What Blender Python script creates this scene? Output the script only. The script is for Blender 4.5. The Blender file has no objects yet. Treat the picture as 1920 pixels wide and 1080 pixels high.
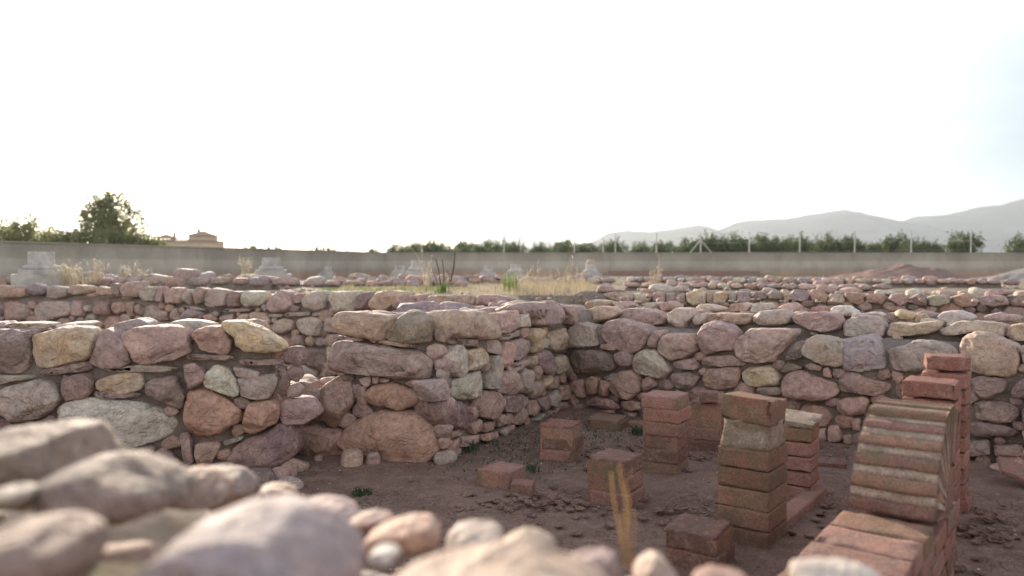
import bpy, math, random
import numpy as np
from mathutils import Vector, Matrix
R = math.radians
rng = np.random.default_rng(7)
random.seed(7)
C = bpy.context.scene.collection

# ------------------------------------------------------------------ camera
CZ, PITCH, F = 1.32, math.atan(45 / 1450), 1450.0
cam_d = bpy.data.cameras.new('camera')
cam = bpy.data.objects.new('camera', cam_d)
C.objects.link(cam)
cam.location = (0, 0, CZ)
cam.rotation_euler = (math.pi / 2 - PITCH, 0, 0)
cam_d.sensor_width = 36
cam_d.lens = 36 * F / 1920
cam_d.clip_start = 0.05
cam_d.clip_end = 20000
cam_d.dof.use_dof = True
cam_d.dof.focus_distance = 5.2
cam_d.dof.aperture_fstop = 1.5
bpy.context.scene.camera = cam

# ------------------------------------------------------------------ sky and sun
SUN_EL, SUN_AZ = R(12.5), R(-22.0)          # azimuth measured from +Y, negative = to the left
w = bpy.data.worlds.new('World')
bpy.context.scene.world = w
w.use_nodes = True
nt = w.node_tree
nt.nodes.clear()
out = nt.nodes.new('ShaderNodeOutputWorld')
bg = nt.nodes.new('ShaderNodeBackground')
bg.inputs['Strength'].default_value = 0.15
sky = nt.nodes.new('ShaderNodeTexSky')
sky.sky_type = 'NISHITA'
sky.sun_disc = False
sky.sun_elevation = SUN_EL
sky.sun_rotation = SUN_AZ
sky.altitude = 50
sky.air_density = 1.0
sky.dust_density = 0.35
sky.ozone_density = 1.0
tc = nt.nodes.new('ShaderNodeTexCoord')
mp = nt.nodes.new('ShaderNodeMapping')
mp.inputs['Scale'].default_value = (1.3, 1.3, 5.0)
mp.inputs['Rotation'].default_value = (0.25, 0.2, 0.5)
nz = nt.nodes.new('ShaderNodeTexNoise')
nz.inputs['Scale'].default_value = 1.7
nz.inputs['Detail'].default_value = 5
nz.inputs['Roughness'].default_value = 0.5
cr = nt.nodes.new('ShaderNodeValToRGB')
cr.color_ramp.elements[0].position = 0.40
cr.color_ramp.elements[1].position = 0.68
cr.color_ramp.elements[0].color = (0.45, 0.45, 0.45, 1)
cr.color_ramp.elements[1].color = (0.85, 0.85, 0.85, 1)
mx = nt.nodes.new('ShaderNodeMixRGB')
L = nt.links.new
L(tc.outputs['Generated'], mp.inputs['Vector'])
L(mp.outputs[0], nz.inputs['Vector'])
L(nz.outputs[0], cr.inputs[0])
# thinner cloud to the right of the view, thicker elsewhere
dp = nt.nodes.new('ShaderNodeVectorMath'); dp.operation = 'DOT_PRODUCT'
dp.inputs[1].default_value = (0.757, 0.635, -0.156)
L(tc.outputs['Generated'], dp.inputs[0])
cl = nt.nodes.new('ShaderNodeMapRange')     # 1 in the clear patch low on the right, wispy along its edge
cl.interpolation_type = 'SMOOTHSTEP'
cl.inputs['From Min'].default_value = 0.79
cl.inputs['From Max'].default_value = 0.94
wob = nt.nodes.new('ShaderNodeMath'); wob.operation = 'MULTIPLY_ADD'
wob.inputs[1].default_value = 0.08; 
L(nz.outputs[0], wob.inputs[0]); L(dp.outputs['Value'], wob.inputs[2])
wo2 = nt.nodes.new('ShaderNodeMath'); wo2.operation = 'SUBTRACT'; wo2.inputs[1].default_value = 0.04
L(wob.outputs[0], wo2.inputs[0]); L(wo2.outputs[0], cl.inputs['Value'])
sx = nt.nodes.new('ShaderNodeSeparateXYZ'); L(tc.outputs['Generated'], sx.inputs[0])
ze = nt.nodes.new('ShaderNodeMapRange'); ze.interpolation_type = 'SMOOTHSTEP'      # thinner cloud overhead
ze.inputs['From Min'].default_value = 0.40; ze.inputs['From Max'].default_value = 0.80
ze.inputs['To Min'].default_value = 1.0; ze.inputs['To Max'].default_value = 0.25
L(sx.outputs['Z'], ze.inputs['Value'])
m2 = nt.nodes.new('ShaderNodeMath'); m2.operation = 'MULTIPLY'
L(cr.outputs[0], m2.inputs[0]); L(ze.outputs[0], m2.inputs[1])
fa = nt.nodes.new('ShaderNodeMixRGB'); L(cl.outputs[0], fa.inputs[0]); L(m2.outputs[0], fa.inputs[1]); fa.inputs[2].default_value = (0.85, 0.85, 0.85, 1)
co = nt.nodes.new('ShaderNodeMixRGB'); L(cl.outputs[0], co.inputs[0])
co.inputs[1].default_value = (5.9, 5.4, 5.0, 1); co.inputs[2].default_value = (1.15, 1.52, 1.85, 1)
L(fa.outputs[0], mx.inputs[0]); L(co.outputs[0], mx.inputs[2])
wm = nt.nodes.new('ShaderNodeMixRGB'); wm.blend_type = 'MULTIPLY'; wm.inputs[0].default_value = 1.0
wm.inputs[2].default_value = (1.0, 0.98, 1.0, 1)
L(sky.outputs[0], wm.inputs[1])
L(wm.outputs[0], mx.inputs[1])
L(mx.outputs[0], bg.inputs['Color'])
L(bg.outputs[0], out.inputs['Surface'])

sd = bpy.data.lights.new('sun', 'SUN')
sd.energy = 5.0
sd.angle = R(0.8)
sd.color = (1.0, 0.87, 0.70)
sun = bpy.data.objects.new('sun', sd)
C.objects.link(sun)
sdir = Vector((math.sin(SUN_AZ) * math.cos(SUN_EL), math.cos(SUN_AZ) * math.cos(SUN_EL), math.sin(SUN_EL)))
sun.rotation_euler = sdir.to_track_quat('Z', 'Y').to_euler()
sun.location = (-10, 20, 8)
vs = bpy.context.scene.view_settings
vs.view_transform = 'Standard'
vs.look = 'None'
vs.gamma = 1.0
vs.exposure = 1.1
sc = bpy.context.scene
sc.cycles.max_bounces = 6
sc.cycles.volume_bounces = 0
sc.cycles.use_denoising = True

# ------------------------------------------------------------------ pixel helpers: where a sight line meets a real plane
FW = np.array([0, math.cos(PITCH), -math.sin(PITCH)])
UP = np.array([0, math.sin(PITCH), math.cos(PITCH)])
CAM = np.array([0, 0, CZ])
def ray(px, py):
    d = np.array([(px - 960) / F, 0, 0]) + FW - UP * ((py - 540) / F)
    return d
def at_z(px, py, z):
    d = ray(px, py)
    return CAM + d * ((z - CZ) / d[2])
def at_y(px, py, y):
    d = ray(px, py)
    return CAM + d * (y / d[1])

# ------------------------------------------------------------------ object helpers
def tag(o, label=None, cat=None, group=None, kind=None):
    if label: o['label'] = label
    if cat: o['category'] = cat
    if group: o['group'] = group
    if kind: o['kind'] = kind
    return o
def empty(name, loc, label, cat, group=None, rz=0.0):
    o = bpy.data.objects.new(name, None)
    C.objects.link(o)
    o.location = loc
    o.rotation_euler = (0, 0, rz)
    o.empty_display_size = 0.2
    return tag(o, label, cat, group)
def mesh_obj(name, V, Fc, mat, parent=None, loc=(0, 0, 0), smooth=True, col=None, col2=None):
    me = bpy.data.meshes.new(name)
    V = np.asarray(V, dtype=np.float64)
    me.from_pydata(V.tolist(), [], Fc if isinstance(Fc, list) else Fc.tolist())
    if smooth:
        me.polygons.foreach_set('use_smooth', [True] * len(me.polygons))
    for nm, c in (('Col', col), ('Col2', col2)):
        if c is not None:
            a = me.attributes.new(nm, 'FLOAT_COLOR', 'POINT')
            c = np.asarray(c, dtype=np.float32)
            if c.ndim == 1:
                c = np.tile(c, (len(V), 1))
            c = np.concatenate([c, np.ones((len(V), 1), np.float32)], axis=1)
            a.data.foreach_set('color', c.ravel())
    me.materials.append(mat)
    me.update()
    o = bpy.data.objects.new(name, me)
    C.objects.link(o)
    o.location = loc
    if parent: o.parent = parent
    return o
class MB:
    """collects faces of one part"""
    def __init__(s): s.V = []; s.F = []; s.n = 0
    def add(s, V, Fc):
        V = np.asarray(V, float)
        s.V.append(V)
        s.F += [[int(i) + s.n for i in f] for f in (Fc if isinstance(Fc, list) else Fc.tolist())]
        s.n += len(V)
    def box(s, c, size, rz=0.0):
        x, y, z = [q / 2 for q in size]
        P = np.array([[-x,-y,-z],[x,-y,-z],[x,y,-z],[-x,y,-z],[-x,-y,z],[x,-y,z],[x,y,z],[-x,y,z]])
        ca, sa = math.cos(rz), math.sin(rz)
        P = np.stack([P[:,0]*ca-P[:,1]*sa, P[:,0]*sa+P[:,1]*ca, P[:,2]], 1) + np.array(c)
        s.add(P, [[0,3,2,1],[4,5,6,7],[0,1,5,4],[1,2,6,5],[2,3,7,6],[3,0,4,7]])
    def tube(s, pts, rad, k=6):
        pts = [np.array(p, float) for p in pts]
        if not hasattr(rad, '__len__'): rad = [rad] * len(pts)
        rings = []
        for i, p in enumerate(pts):
            t = pts[min(i+1, len(pts)-1)] - pts[max(i-1, 0)]
            t /= (np.linalg.norm(t) + 1e-9)
            a = np.cross(t, [0.3, 0.9, 0.1] if abs(t[2]) > .8 else [0, 0, 1]); a /= np.linalg.norm(a)
            b = np.cross(t, a)
            for j in range(k):
                q = 2 * math.pi * j / k
                rings.append(p + rad[i] * (a * math.cos(q) + b * math.sin(q)))
        Fc = []
        for i in range(len(pts) - 1):
            for j in range(k):
                Fc.append([i*k+j, i*k+(j+1)%k, (i+1)*k+(j+1)%k, (i+1)*k+j])
        Fc.append([*range(k)][::-1]); Fc.append([(len(pts)-1)*k+j for j in range(k)])
        s.add(rings, Fc)
    def lathe(s, prof, c, k=28):
        V = []; Fc = []
        for r_, z in prof:
            for j in range(k):
                q = 2*math.pi*j/k
                V.append([c[0]+r_*math.cos(q), c[1]+r_*math.sin(q), c[2]+z])
        for i in range(len(prof)-1):
            for j in range(k):
                Fc.append([i*k+j, i*k+(j+1)%k, (i+1)*k+(j+1)%k, (i+1)*k+j])
        Fc.append([(len(prof)-1)*k+j for j in range(k)])
        Fc.append([*range(k)][::-1])
        s.add(V, Fc)
    def build(s, name, mat, parent=None, loc=(0,0,0), smooth=False, **kw):
        return mesh_obj(name, np.concatenate(s.V), s.F, mat, parent, loc, smooth, **kw)

# ------------------------------------------------------------------ materials
def newmat(name, rough=0.9, spec=0.25):
    m = bpy.data.materials.new(name)
    m.use_nodes = True
    n = m.node_tree.nodes
    b = n['Principled BSDF']
    b.inputs['Roughness'].default_value = rough
    b.inputs['Specular IOR Level'].default_value = spec
    return m, m.node_tree, b
def node(t, typ, **kw):
    n = t.nodes.new(typ)
    for k, v in kw.items():
        if k in n.inputs: n.inputs[k].default_value = v
        else: setattr(n, k, v)
    return n
def noise(t, vec, scale, detail=4, rough=0.55, dist=0.0):
    n = t.nodes.new('ShaderNodeTexNoise')
    n.inputs['Scale'].default_value = scale
    n.inputs['Detail'].default_value = detail
    n.inputs['Roughness'].default_value = rough
    n.inputs['Distortion'].default_value = dist
    t.links.new(vec, n.inputs['Vector'])
    return n.outputs['Fac']
def ramp(t, fac, stops):
    n = t.nodes.new('ShaderNodeValToRGB')
    e = n.color_ramp.elements
    while len(e) < len(stops): e.new(0.5)
    for i, (p, c) in enumerate(stops):
        e[i].position = p
        e[i].color = (*c, 1) if hasattr(c, '__len__') else (c, c, c, 1)
    t.links.new(fac, n.inputs[0])
    return n.outputs[0]
def mix(t, fac, a, b, mode='MIX'):
    n = t.nodes.new('ShaderNodeMixRGB')
    n.blend_type = mode
    for s, v in ((0, fac), (1, a), (2, b)):
        if isinstance(v, (int, float)): n.inputs[s].default_value = v if s == 0 else (v, v, v, 1)
        elif isinstance(v, tuple): n.inputs[s].default_value = (*v, 1)
        else: t.links.new(v, n.inputs[s])
    return n.outputs[0]
def bump(t, h, strength, dist, prev=None):
    n = t.nodes.new('ShaderNodeBump')
    n.inputs['Strength'].default_value = strength
    n.inputs['Distance'].default_value = dist
    t.links.new(h, n.inputs['Height'])
    if prev is not None: t.links.new(prev, n.inputs['Normal'])
    return n.outputs[0]
def geo(t): return t.nodes.new('ShaderNodeNewGeometry').outputs['Position']
def attr(t, nm):
    n = t.nodes.new('ShaderNodeAttribute'); n.attribute_name = nm
    return n.outputs['Color']

def stone_material():
    m, t, b = newmat('field_stone', 0.78, 0.3)
    P = geo(t)
    c1, c2 = attr(t, 'Col'), attr(t, 'Col2')
    patch = ramp(t, noise(t, P, 4.5, 4, 0.6, 0.6), [(0.42, 0.0), (0.6, 1.0)])
    c = mix(t, patch, c1, c2)
    # fine mottling and bedding bands, mineral veins, pits, dust
    mot = ramp(t, noise(t, P, 26, 7, 0.68), [(0.28, 0.62), (0.52, 1.0), (0.75, 1.28)])
    c = mix(t, 1.0, c, mot, 'MULTIPLY')
    mapn = node(t, 'ShaderNodeMapping'); mapn.inputs['Scale'].default_value = (6, 6, 13)
    mapn.inputs['Rotation'].default_value = (0.5, 0.75, 0.3)
    t.links.new(P, mapn.inputs['Vector'])
    band = ramp(t, noise(t, mapn.outputs[0], 1.0, 5, 0.6, 0.4), [(0.35, 0.86), (0.6, 1.1)])
    c = mix(t, 0.7, c, band, 'MULTIPLY')
    vein = ramp(t, noise(t, P, 7.0, 3, 0.5, 1.6), [(0.485, 0.0), (0.5, 0.5), (0.515, 0.0)])
    c = mix(t, vein, c, (0.56, 0.44, 0.36))
    crk = ramp(t, noise(t, mapn.outputs[0], .55, 6, 0.7, 1.2), [(0.44, 1.0), (0.495, 0.35), (0.5, 0.2), (0.505, 0.9), (0.56, 1.0)])
    oi = t.nodes.new('ShaderNodeObjectInfo')
    amt = ramp(t, oi.outputs['Random'], [(0.0, 0.04), (0.5, 0.16), (1.0, 0.42)])
    c = mix(t, amt, c, crk, 'MULTIPLY')
    speck = ramp(t, noise(t, P, 160, 2, 0.5), [(0.30, 0.55), (0.42, 1.0), (0.66, 1.0), (0.75, 1.35)])
    c = mix(t, 0.75, c, speck, 'MULTIPLY')
    t.links.new(c, b.inputs['Base Color'])
    vz = node(t, 'ShaderNodeTexVoronoi'); vz.feature = 'SMOOTH_F1'; vz.inputs['Scale'].default_value = 11
    t.links.new(P, vz.inputs['Vector'])
    h1 = bump(t, vz.outputs['Distance'], 0.35, 0.02)
    h1 = bump(t, crk, 0.3, 0.008, h1)
    h2 = bump(t, noise(t, mapn.outputs[0], 1.6, 6, 0.62, 0.5), 0.75, 0.016, h1)
    terr = ramp(t, noise(t, P, 5.5, 2.5, 0.5, 0.5), [(0.36, 0.0), (0.375, 0.2), (0.43, 0.24), (0.44, 0.42), (0.49, 0.46), (0.505, 0.66), (0.56, 0.70), (0.575, 0.88), (0.64, 0.92)])
    h2 = bump(t, terr, 0.8, 0.03, h2)
    h3 = bump(t, noise(t, P, 70, 5, 0.65), 0.6, 0.005, h2)
    t.links.new(h3, b.inputs['Normal'])
    return m
M_STONE = stone_material()

def earth_material(name, ca, cb, cc, crack=0.0, sc_=1.0):
    m, t, b = newmat(name, 0.95, 0.1)
    P = geo(t)
    c = mix(t, ramp(t, noise(t, P, 1.3*sc_, 5, 0.6), [(0.35, 0.0), (0.65, 1.0)]), ca, cb)
    c = mix(t, ramp(t, noise(t, P, 9*sc_, 6, 0.7), [(0.45, 0.0), (0.7, 0.8)]), c, cc)
    c = mix(t, 1.0, c, ramp(t, noise(t, P, 90*sc_, 4, 0.7), [(0.3, 0.6), (0.5, 1.0), (0.75, 1.35)]), 'MULTIPLY')
    nb = bump(t, noise(t, P, 14*sc_, 8, 0.7), 0.7, 0.03/sc_)
    if crack:
        wn = node(t, 'ShaderNodeTexNoise'); wn.inputs['Scale'].default_value = 9; wn.inputs['Detail'].default_value = 4
        t.links.new(P, wn.inputs['Vector'])
        wv = mix(t, 0.16, P, wn.outputs['Color'], 'ADD')
        vo = node(t, 'ShaderNodeTexVoronoi'); vo.feature = 'DISTANCE_TO_EDGE'; vo.inputs['Scale'].default_value = 17
        t.links.new(wv, vo.inputs['Vector'])
        e = ramp(t, vo.outputs['Distance'], [(0.0, 0.15), (0.05, 1.0)])
        msk = ramp(t, noise(t, P, 2.3, 5, 0.7), [(0.47, 0.0), (0.60, 1.0)])
        inv = mix(t, msk, (1, 1, 1), e)
        c = mix(t, 0.45, c, inv, 'MULTIPLY')
        nb = bump(t, inv, 0.8, 0.012, nb)
    t.links.new(c, b.inputs['Base Color'])
    t.links.new(bump(t, noise(t, P, 120*sc_, 4, 0.7), 0.6, 0.004, nb), b.inputs['Normal'])
    return m
M_PIT = earth_material('pit_earth', (0.26, 0.165, 0.125), (0.18, 0.118, 0.092), (0.31, 0.215, 0.17), crack=1.0)
M_MORTAR = earth_material('earthy_mortar', (0.25, 0.205, 0.17), (0.19, 0.15, 0.13), (0.33, 0.28, 0.23), sc_=2.0)
M_GROUND = earth_material('dry_ground', (0.34, 0.25, 0.19), (0.24, 0.21, 0.15), (0.30, 0.26, 0.17), sc_=0.5)
M_MOUND = earth_material('red_soil', (0.26, 0.17, 0.14), (0.21, 0.14, 0.115), (0.32, 0.23, 0.19))
M_GRAVELM = earth_material('grey_gravel', (0.30, 0.27, 0.25), (0.2, 0.18, 0.17), (0.38, 0.35, 0.32), sc_=2)

def brick_material(name, c1, c2, c3, moss=0.0):
    m, t, b = newmat(name, 0.9, 0.15)
    P = geo(t)
    oi = t.nodes.new('ShaderNodeObjectInfo')
    c = mix(t, ramp(t, noise(t, P, 6, 5, 0.6), [(0.38, 0.0), (0.62, 1.0)]), c1, c2)
    rv = ramp(t, oi.outputs['Random'], [(0.0, 0.68), (1.0, 1.3)])
    c = mix(t, 1.0, c, rv, 'MULTIPLY')
    c = mix(t, ramp(t, noise(t, P, 19, 6, 0.72), [(0.50, 0.0), (0.68, 0.75)]), c, c3)
    c = mix(t, 1.0, c, ramp(t, noise(t, P, 110, 3, 0.7), [(0.3, 0.60), (0.5, 1.0), (0.72, 1.3)]), 'MULTIPLY')
    if moss:
        c = mix(t, ramp(t, noise(t, P, 8, 6, 0.7), [(0.46, 0.0), (0.60, moss)]), c, (0.165, 0.14, 0.085))
    t.links.new(c, b.inputs['Base Color'])
    h = bump(t, noise(t, P, 22, 7, 0.7), 0.9, 0.018)
    t.links.new(bump(t, noise(t, P, 130, 4, 0.7), 0.5, 0.003, h), b.inputs['Normal'])
    return m
M_BRICK = brick_material('fired_brick', (0.32, 0.165, 0.13), (0.25, 0.145, 0.115), (0.36, 0.25, 0.20), moss=0.25)
M_BRICKOLD = brick_material('weathered_brick', (0.33, 0.175, 0.12), (0.27, 0.17, 0.12), (0.27, 0.21, 0.16), moss=0.6)
M_BRICKRED = brick_material('red_brick', (0.32, 0.15, 0.115), (0.28, 0.145, 0.11), (0.36, 0.24, 0.20))
M_BRICKRUST = brick_material('rusty_tile', (0.40, 0.19, 0.13), (0.30, 0.18, 0.13), (0.25, 0.21, 0.14), moss=0.7)
M_BMORTAR = brick_material('lime_mortar', (0.43, 0.33, 0.255), (0.30, 0.22, 0.165), (0.52, 0.43, 0.34), moss=0.5)

def simple(name, col, rough=0.85, sc_=8, var=0.35, bs=0.4, bd=0.01, spec=0.2, trans=0.0):
    m, t, b = newmat(name, rough, spec)
    P = geo(t)
    c = mix(t, 1.0, col, ramp(t, noise(t, P, sc_, 6, 0.65), [(0.3, 1-var), (0.7, 1+var)]), 'MULTIPLY')
    t.links.new(c, b.inputs['Base Color'])
    if bs: t.links.new(bump(t, noise(t, P, sc_*4, 5, 0.65), bs, bd), b.inputs['Normal'])
    if trans:
        o = t.nodes['Material Output']
        tr = node(t, 'ShaderNodeBsdfTranslucent')
        t.links.new(c, tr.inputs['Color'])
        ms = node(t, 'ShaderNodeMixShader')
        ms.inputs[0].default_value = trans
        t.links.new(b.outputs[0], ms.inputs[1]); t.links.new(tr.outputs[0], ms.inputs[2])
        t.links.new(ms.outputs[0], o.inputs['Surface'])
    return m
M_COLUMN = simple('column_stone', (0.44, 0.405, 0.37), 0.85, 5, 0.35, 0.5, 0.01)
M_LEAF = simple('citrus_leaves', (0.10, 0.13, 0.05), 0.55, 1.2, 0.4, 0, spec=0.35, trans=0.35)
M_LEAF2 = simple('pale_leaves', (0.19, 0.20, 0.09), 0.6, 1.2, 0.4, 0, trans=0.45)
M_BARK = simple('bark', (0.13, 0.10, 0.075), 0.9, 14, 0.3, 0.5, 0.01)
M_DRY = simple('dry_straw', (0.38, 0.32, 0.22), 0.8, 6, 0.3, 0, trans=0.45)
M_GREENW = simple('weed_green', (0.16, 0.22, 0.07), 0.7, 3, 0.4, 0, trans=0.45)
M_DARKSTEM = simple('dark_stem', (0.09, 0.065, 0.05), 0.9, 9, 0.3, 0)
M_POST = simple('galvanised_post', (0.35, 0.36, 0.36), 0.5, 5, 0.15, 0)
M_HOUSEW = simple('cream_render', (0.52, 0.42, 0.30), 0.9, 2, 0.15, 0)
M_HOUSER = simple('tile_roof', (0.33, 0.22, 0.16), 0.9, 3, 0.3, 0.3, 0.05)
M_HILL = simple('hill_scrub', (0.05, 0.068, 0.075), 1.0, 0.01, 0.4, 0.6, 8.0, spec=0.0)

def concrete_wall_material():
    m, t, b = newmat('stained_concrete', 0.92, 0.15)
    P = geo(t)
    sp = node(t, 'ShaderNodeSeparateXYZ'); t.links.new(P, sp.inputs[0])
    c = mix(t, ramp(t, noise(t, P, 0.6, 5, 0.6), [(0.35, 0.0), (0.65, 1.0)]), (0.37, 0.33, 0.285), (0.48, 0.43, 0.375))
    mr = node(t, 'ShaderNodeMapRange')
    mr.inputs['From Min'].default_value = 0.8; mr.inputs['From Max'].default_value = 1.78
    t.links.new(sp.outputs['Z'], mr.inputs['Value'])
    c = mix(t, 1.0, c, ramp(t, mr.outputs[0], [(0.0, (0.95, 0.72, 0.6)), (0.27, (0.92, 0.76, 0.68)), (0.30, (0.8, 0.82, 0.8)), (0.45, (1.0, 1.02, 1.0)), (0.62, (1.02, 1.02, 1.0)), (0.66, (0.84, 0.85, 0.82)), (0.9, (0.74, 0.75, 0.72))]), 'MULTIPLY')
    mapn = node(t, 'ShaderNodeMapping'); mapn.inputs['Scale'].default_value = (0.9, 0.9, 0.5)
    t.links.new(P, mapn.inputs['Vector'])
    c = mix(t, 0.7, c, ramp(t, noise(t, mapn.outputs[0], 1.0, 8, 0.75), [(0.3, 0.66), (0.6, 1.12)]), 'MULTIPLY')
    t.links.new(c, b.inputs['Base Color'])
    t.links.new(bump(t, noise(t, P, 12, 6, 0.7), 0.5, 0.02), b.inputs['Normal'])
    return m
M_CONC = concrete_wall_material()

# ------------------------------------------------------------------ stone generator
PAL = {'c': (.60,.52,.42), 't': (.52,.39,.295), 'o': (.54,.39,.24), 'b': (.43,.275,.21), 'k': (.49,.33,.28),
       'm': (.39,.275,.245), 'p': (.285,.198,.178), 'd': (.25,.172,.152), 'g': (.44,.355,.305), 'w': (.68,.60,.52),
       'v': (.25,.20,.14), 'q': (.37,.295,.305), 'l': (.48,.41,.33), 'r': (.40,.20,.155), 's': (.50,.30,.205), 'n': (.235,.18,.145), 'z': (.29,.18,.135)}
PAL = {k: np.array(v) for k, v in PAL.items()}
PATCH = {'c': 't', 't': 'b', 'o': 'c', 'b': 'k', 'k': 'm', 'm': 'k', 'p': 'm', 'd': 'b', 'g': 't', 'w': 'c', 'v': 'g', 'q': 'm', 'l': 't', 'r': 'b', 's': 'b', 'n': 'z', 'z': 'n'}
def ico(sub):
    import bmesh
    bm = bmesh.new()
    bmesh.ops.create_icosphere(bm, subdivisions=sub, radius=1)
    V = np.array([v.co[:] for v in bm.verts]); Fc = np.array([[v.index for v in f.verts] for f in bm.faces])
    bm.free()
    return V, Fc
ICO = {s: ico(s) for s in (2, 3, 4, 5)}
NT = 120
def radial(poly):
    """radius of a star-shaped outline about its centroid, softened"""
    P = np.array(poly, float)
    x, y = P[:, 0], P[:, 1]; x2, y2 = np.roll(x, -1), np.roll(y, -1)
    cr_ = x*y2 - x2*y; A = cr_.sum() / 2
    cx = ((x+x2)*cr_).sum()/(6*A); cy = ((y+y2)*cr_).sum()/(6*A)
    Q = P - [cx, cy]; Q2 = np.roll(Q, -1, 0)
    r = np.zeros(NT)
    for i in range(NT):
        th = 2*math.pi*i/NT; d = np.array([math.cos(th), math.sin(th)])
        best = 0
        for a, b_ in zip(Q, Q2):
            e = b_ - a
            den = d[0]*e[1] - d[1]*e[0]
            if abs(den) < 1e-12: continue
            tt = (a[0]*e[1] - a[1]*e[0]) / den
            s = (a[0]*d[1] - a[1]*d[0]) / den
            if tt > 0 and -1e-6 <= s <= 1+1e-6: best = max(best, tt)
        r[i] = best
    r = np.where(r <= 0, r[r > 0].min() if (r > 0).any() else .02, r)
    for _ in range(2): r = (np.roll(r, 1) + 2*r + np.roll(r, -1)) / 4
    return (cx, cy), r, abs(A)
def rock(r, depth, sub, seed, ang=0.6, e=0.62, frontal=1.0, rough=1.0, keep=False):
    """r: outline radius over angle in the local xy plane; depth: half size along local z"""
    g = np.random.default_rng(seed)
    D, Fc = ICO[sub]
    a, b_, c = D[:, 0], D[:, 1], D[:, 2]
    th = (np.arctan2(b_, a) / (2*math.pi) % 1.0) * NT
    i0 = np.floor(th).astype(int) % NT; fr = th - np.floor(th)
    rr = r[i0]*(1-fr) + r[(i0+1) % NT]*fr
    s = np.sqrt(a*a + b_*b_)
    sp = np.clip(s, 0, 1)**e
    V = np.stack([a/np.maximum(s, 1e-6)*rr*sp, b_/np.maximum(s, 1e-6)*rr*sp, np.sign(c)*np.abs(c)**e*depth], 1)
    size = float(np.mean(r))
    # flat chips
    ext = np.array([r.max(), r.max(), depth])
    for _ in range(int(g.integers(8, 15) * ang + .5)):
        n = g.normal(size=3); n[:2] *= frontal; n[2] = abs(n[2]) * 0.9 + 0.25; n /= np.linalg.norm(n)
        pr = V @ n
        dd = pr.max() * g.uniform(0.78, 0.95)
        over = np.maximum(pr - dd, 0)
        wt = 0.95 if not keep else 0.95*np.clip(.12 + 1.3*c, 0, 1)
        V = V - np.outer(over * wt, n)
    # lumps
    for k, amp in ((1.6, .03), (3.4, .024), (7.5, .014), (15, .008)):
        for _ in range(3):
            kk = g.normal(size=3) * k / size
            V = V + D * (np.sin(V @ kk + g.uniform(0, 6.28)) * amp * size * rough * 0.6)[:, None]
    # ledges
    if g.random() < ang:
        n = g.normal(size=3); n /= np.linalg.norm(n)
        q = V @ n / size * g.uniform(3, 6)
        V = V + D * ((np.abs((q % 1) - .5) - .25) * 0.05 * size)[:, None]
    return V, Fc
def tint(key, g):
    c1 = PAL[key] * g.uniform(0.86, 1.14) * (1 + g.normal(size=3) * 0.025)
    k2 = PATCH[key] if g.random() < 0.75 else g.choice(list('tbmgk'))
    c2 = PAL[k2] * g.uniform(0.85, 1.15)
    c2 = c1 * 0.45 + c2 * 0.55
    return c1, c2

class StoneSet:
    """the stones of one wall: the 100 largest become parts, the rest one rubble part"""
    def __init__(s): s.items = []
    def add(s, V, Fc, area, key, seed):
        g = np.random.default_rng(seed + 999)
        s.items.append((area, np.asarray(V), Fc, *tint(key, g)))
    def build(s, parent, base):
        s.items.sort(key=lambda q: -q[0])
        for a, V, Fc, c1, c2 in s.items[:100]:
            cen = V.mean(0)
            mesh_obj('stone', V - cen, Fc, M_STONE, parent, tuple(cen - base), True, c1, c2)
        rest = s.items[100:]
        if rest:
            VV = []; FF = []; A1 = []; A2 = []; n = 0
            for a, V, Fc, c1, c2 in rest:
                VV.append(V - base); FF.append(Fc + n); n += len(V)
                A1.append(np.tile(c1, (len(V), 1))); A2.append(np.tile(c2, (len(V), 1)))
            o = mesh_obj('rubble', np.concatenate(VV), np.concatenate(FF), M_STONE, parent, (0, 0, 0), True, np.concatenate(A1), np.concatenate(A2))
            o['kind'] = 'stuff'

FR = {'A': (0,580,6), 'B': (280,580,6), 'C': (280,740,6), 'D': (530,540,6), 'E': (530,700,6), 'F': (800,540,6), 'G': (800,700,6),
      'H': (1050,540,6), 'I': (1050,660,6), 'J': (1340,540,6), 'K': (1340,660,6), 'L': (1600,540,6), 'M': (1600,700,6),
      'N': (0,500,6), 'O': (300,500,6), 'S': (0,520,3), 'P': (0,0,1)}
def parse(txt):
    """lines: frame key[opts] x,y x,y ...   -> (key, opts, source pixels)"""
    res = []
    for ln in txt.strip().splitlines():
        p = ln.split()
        ox, oy, s = FR[p[0]]
        key = p[1][0]; opts = p[1][1:]
        pts = [tuple(float(v) for v in q.split(',')) for q in p[2:]]
        res.append((key, opts, [(ox + x/s, oy + y/s) for x, y in pts]))
    return res

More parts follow.
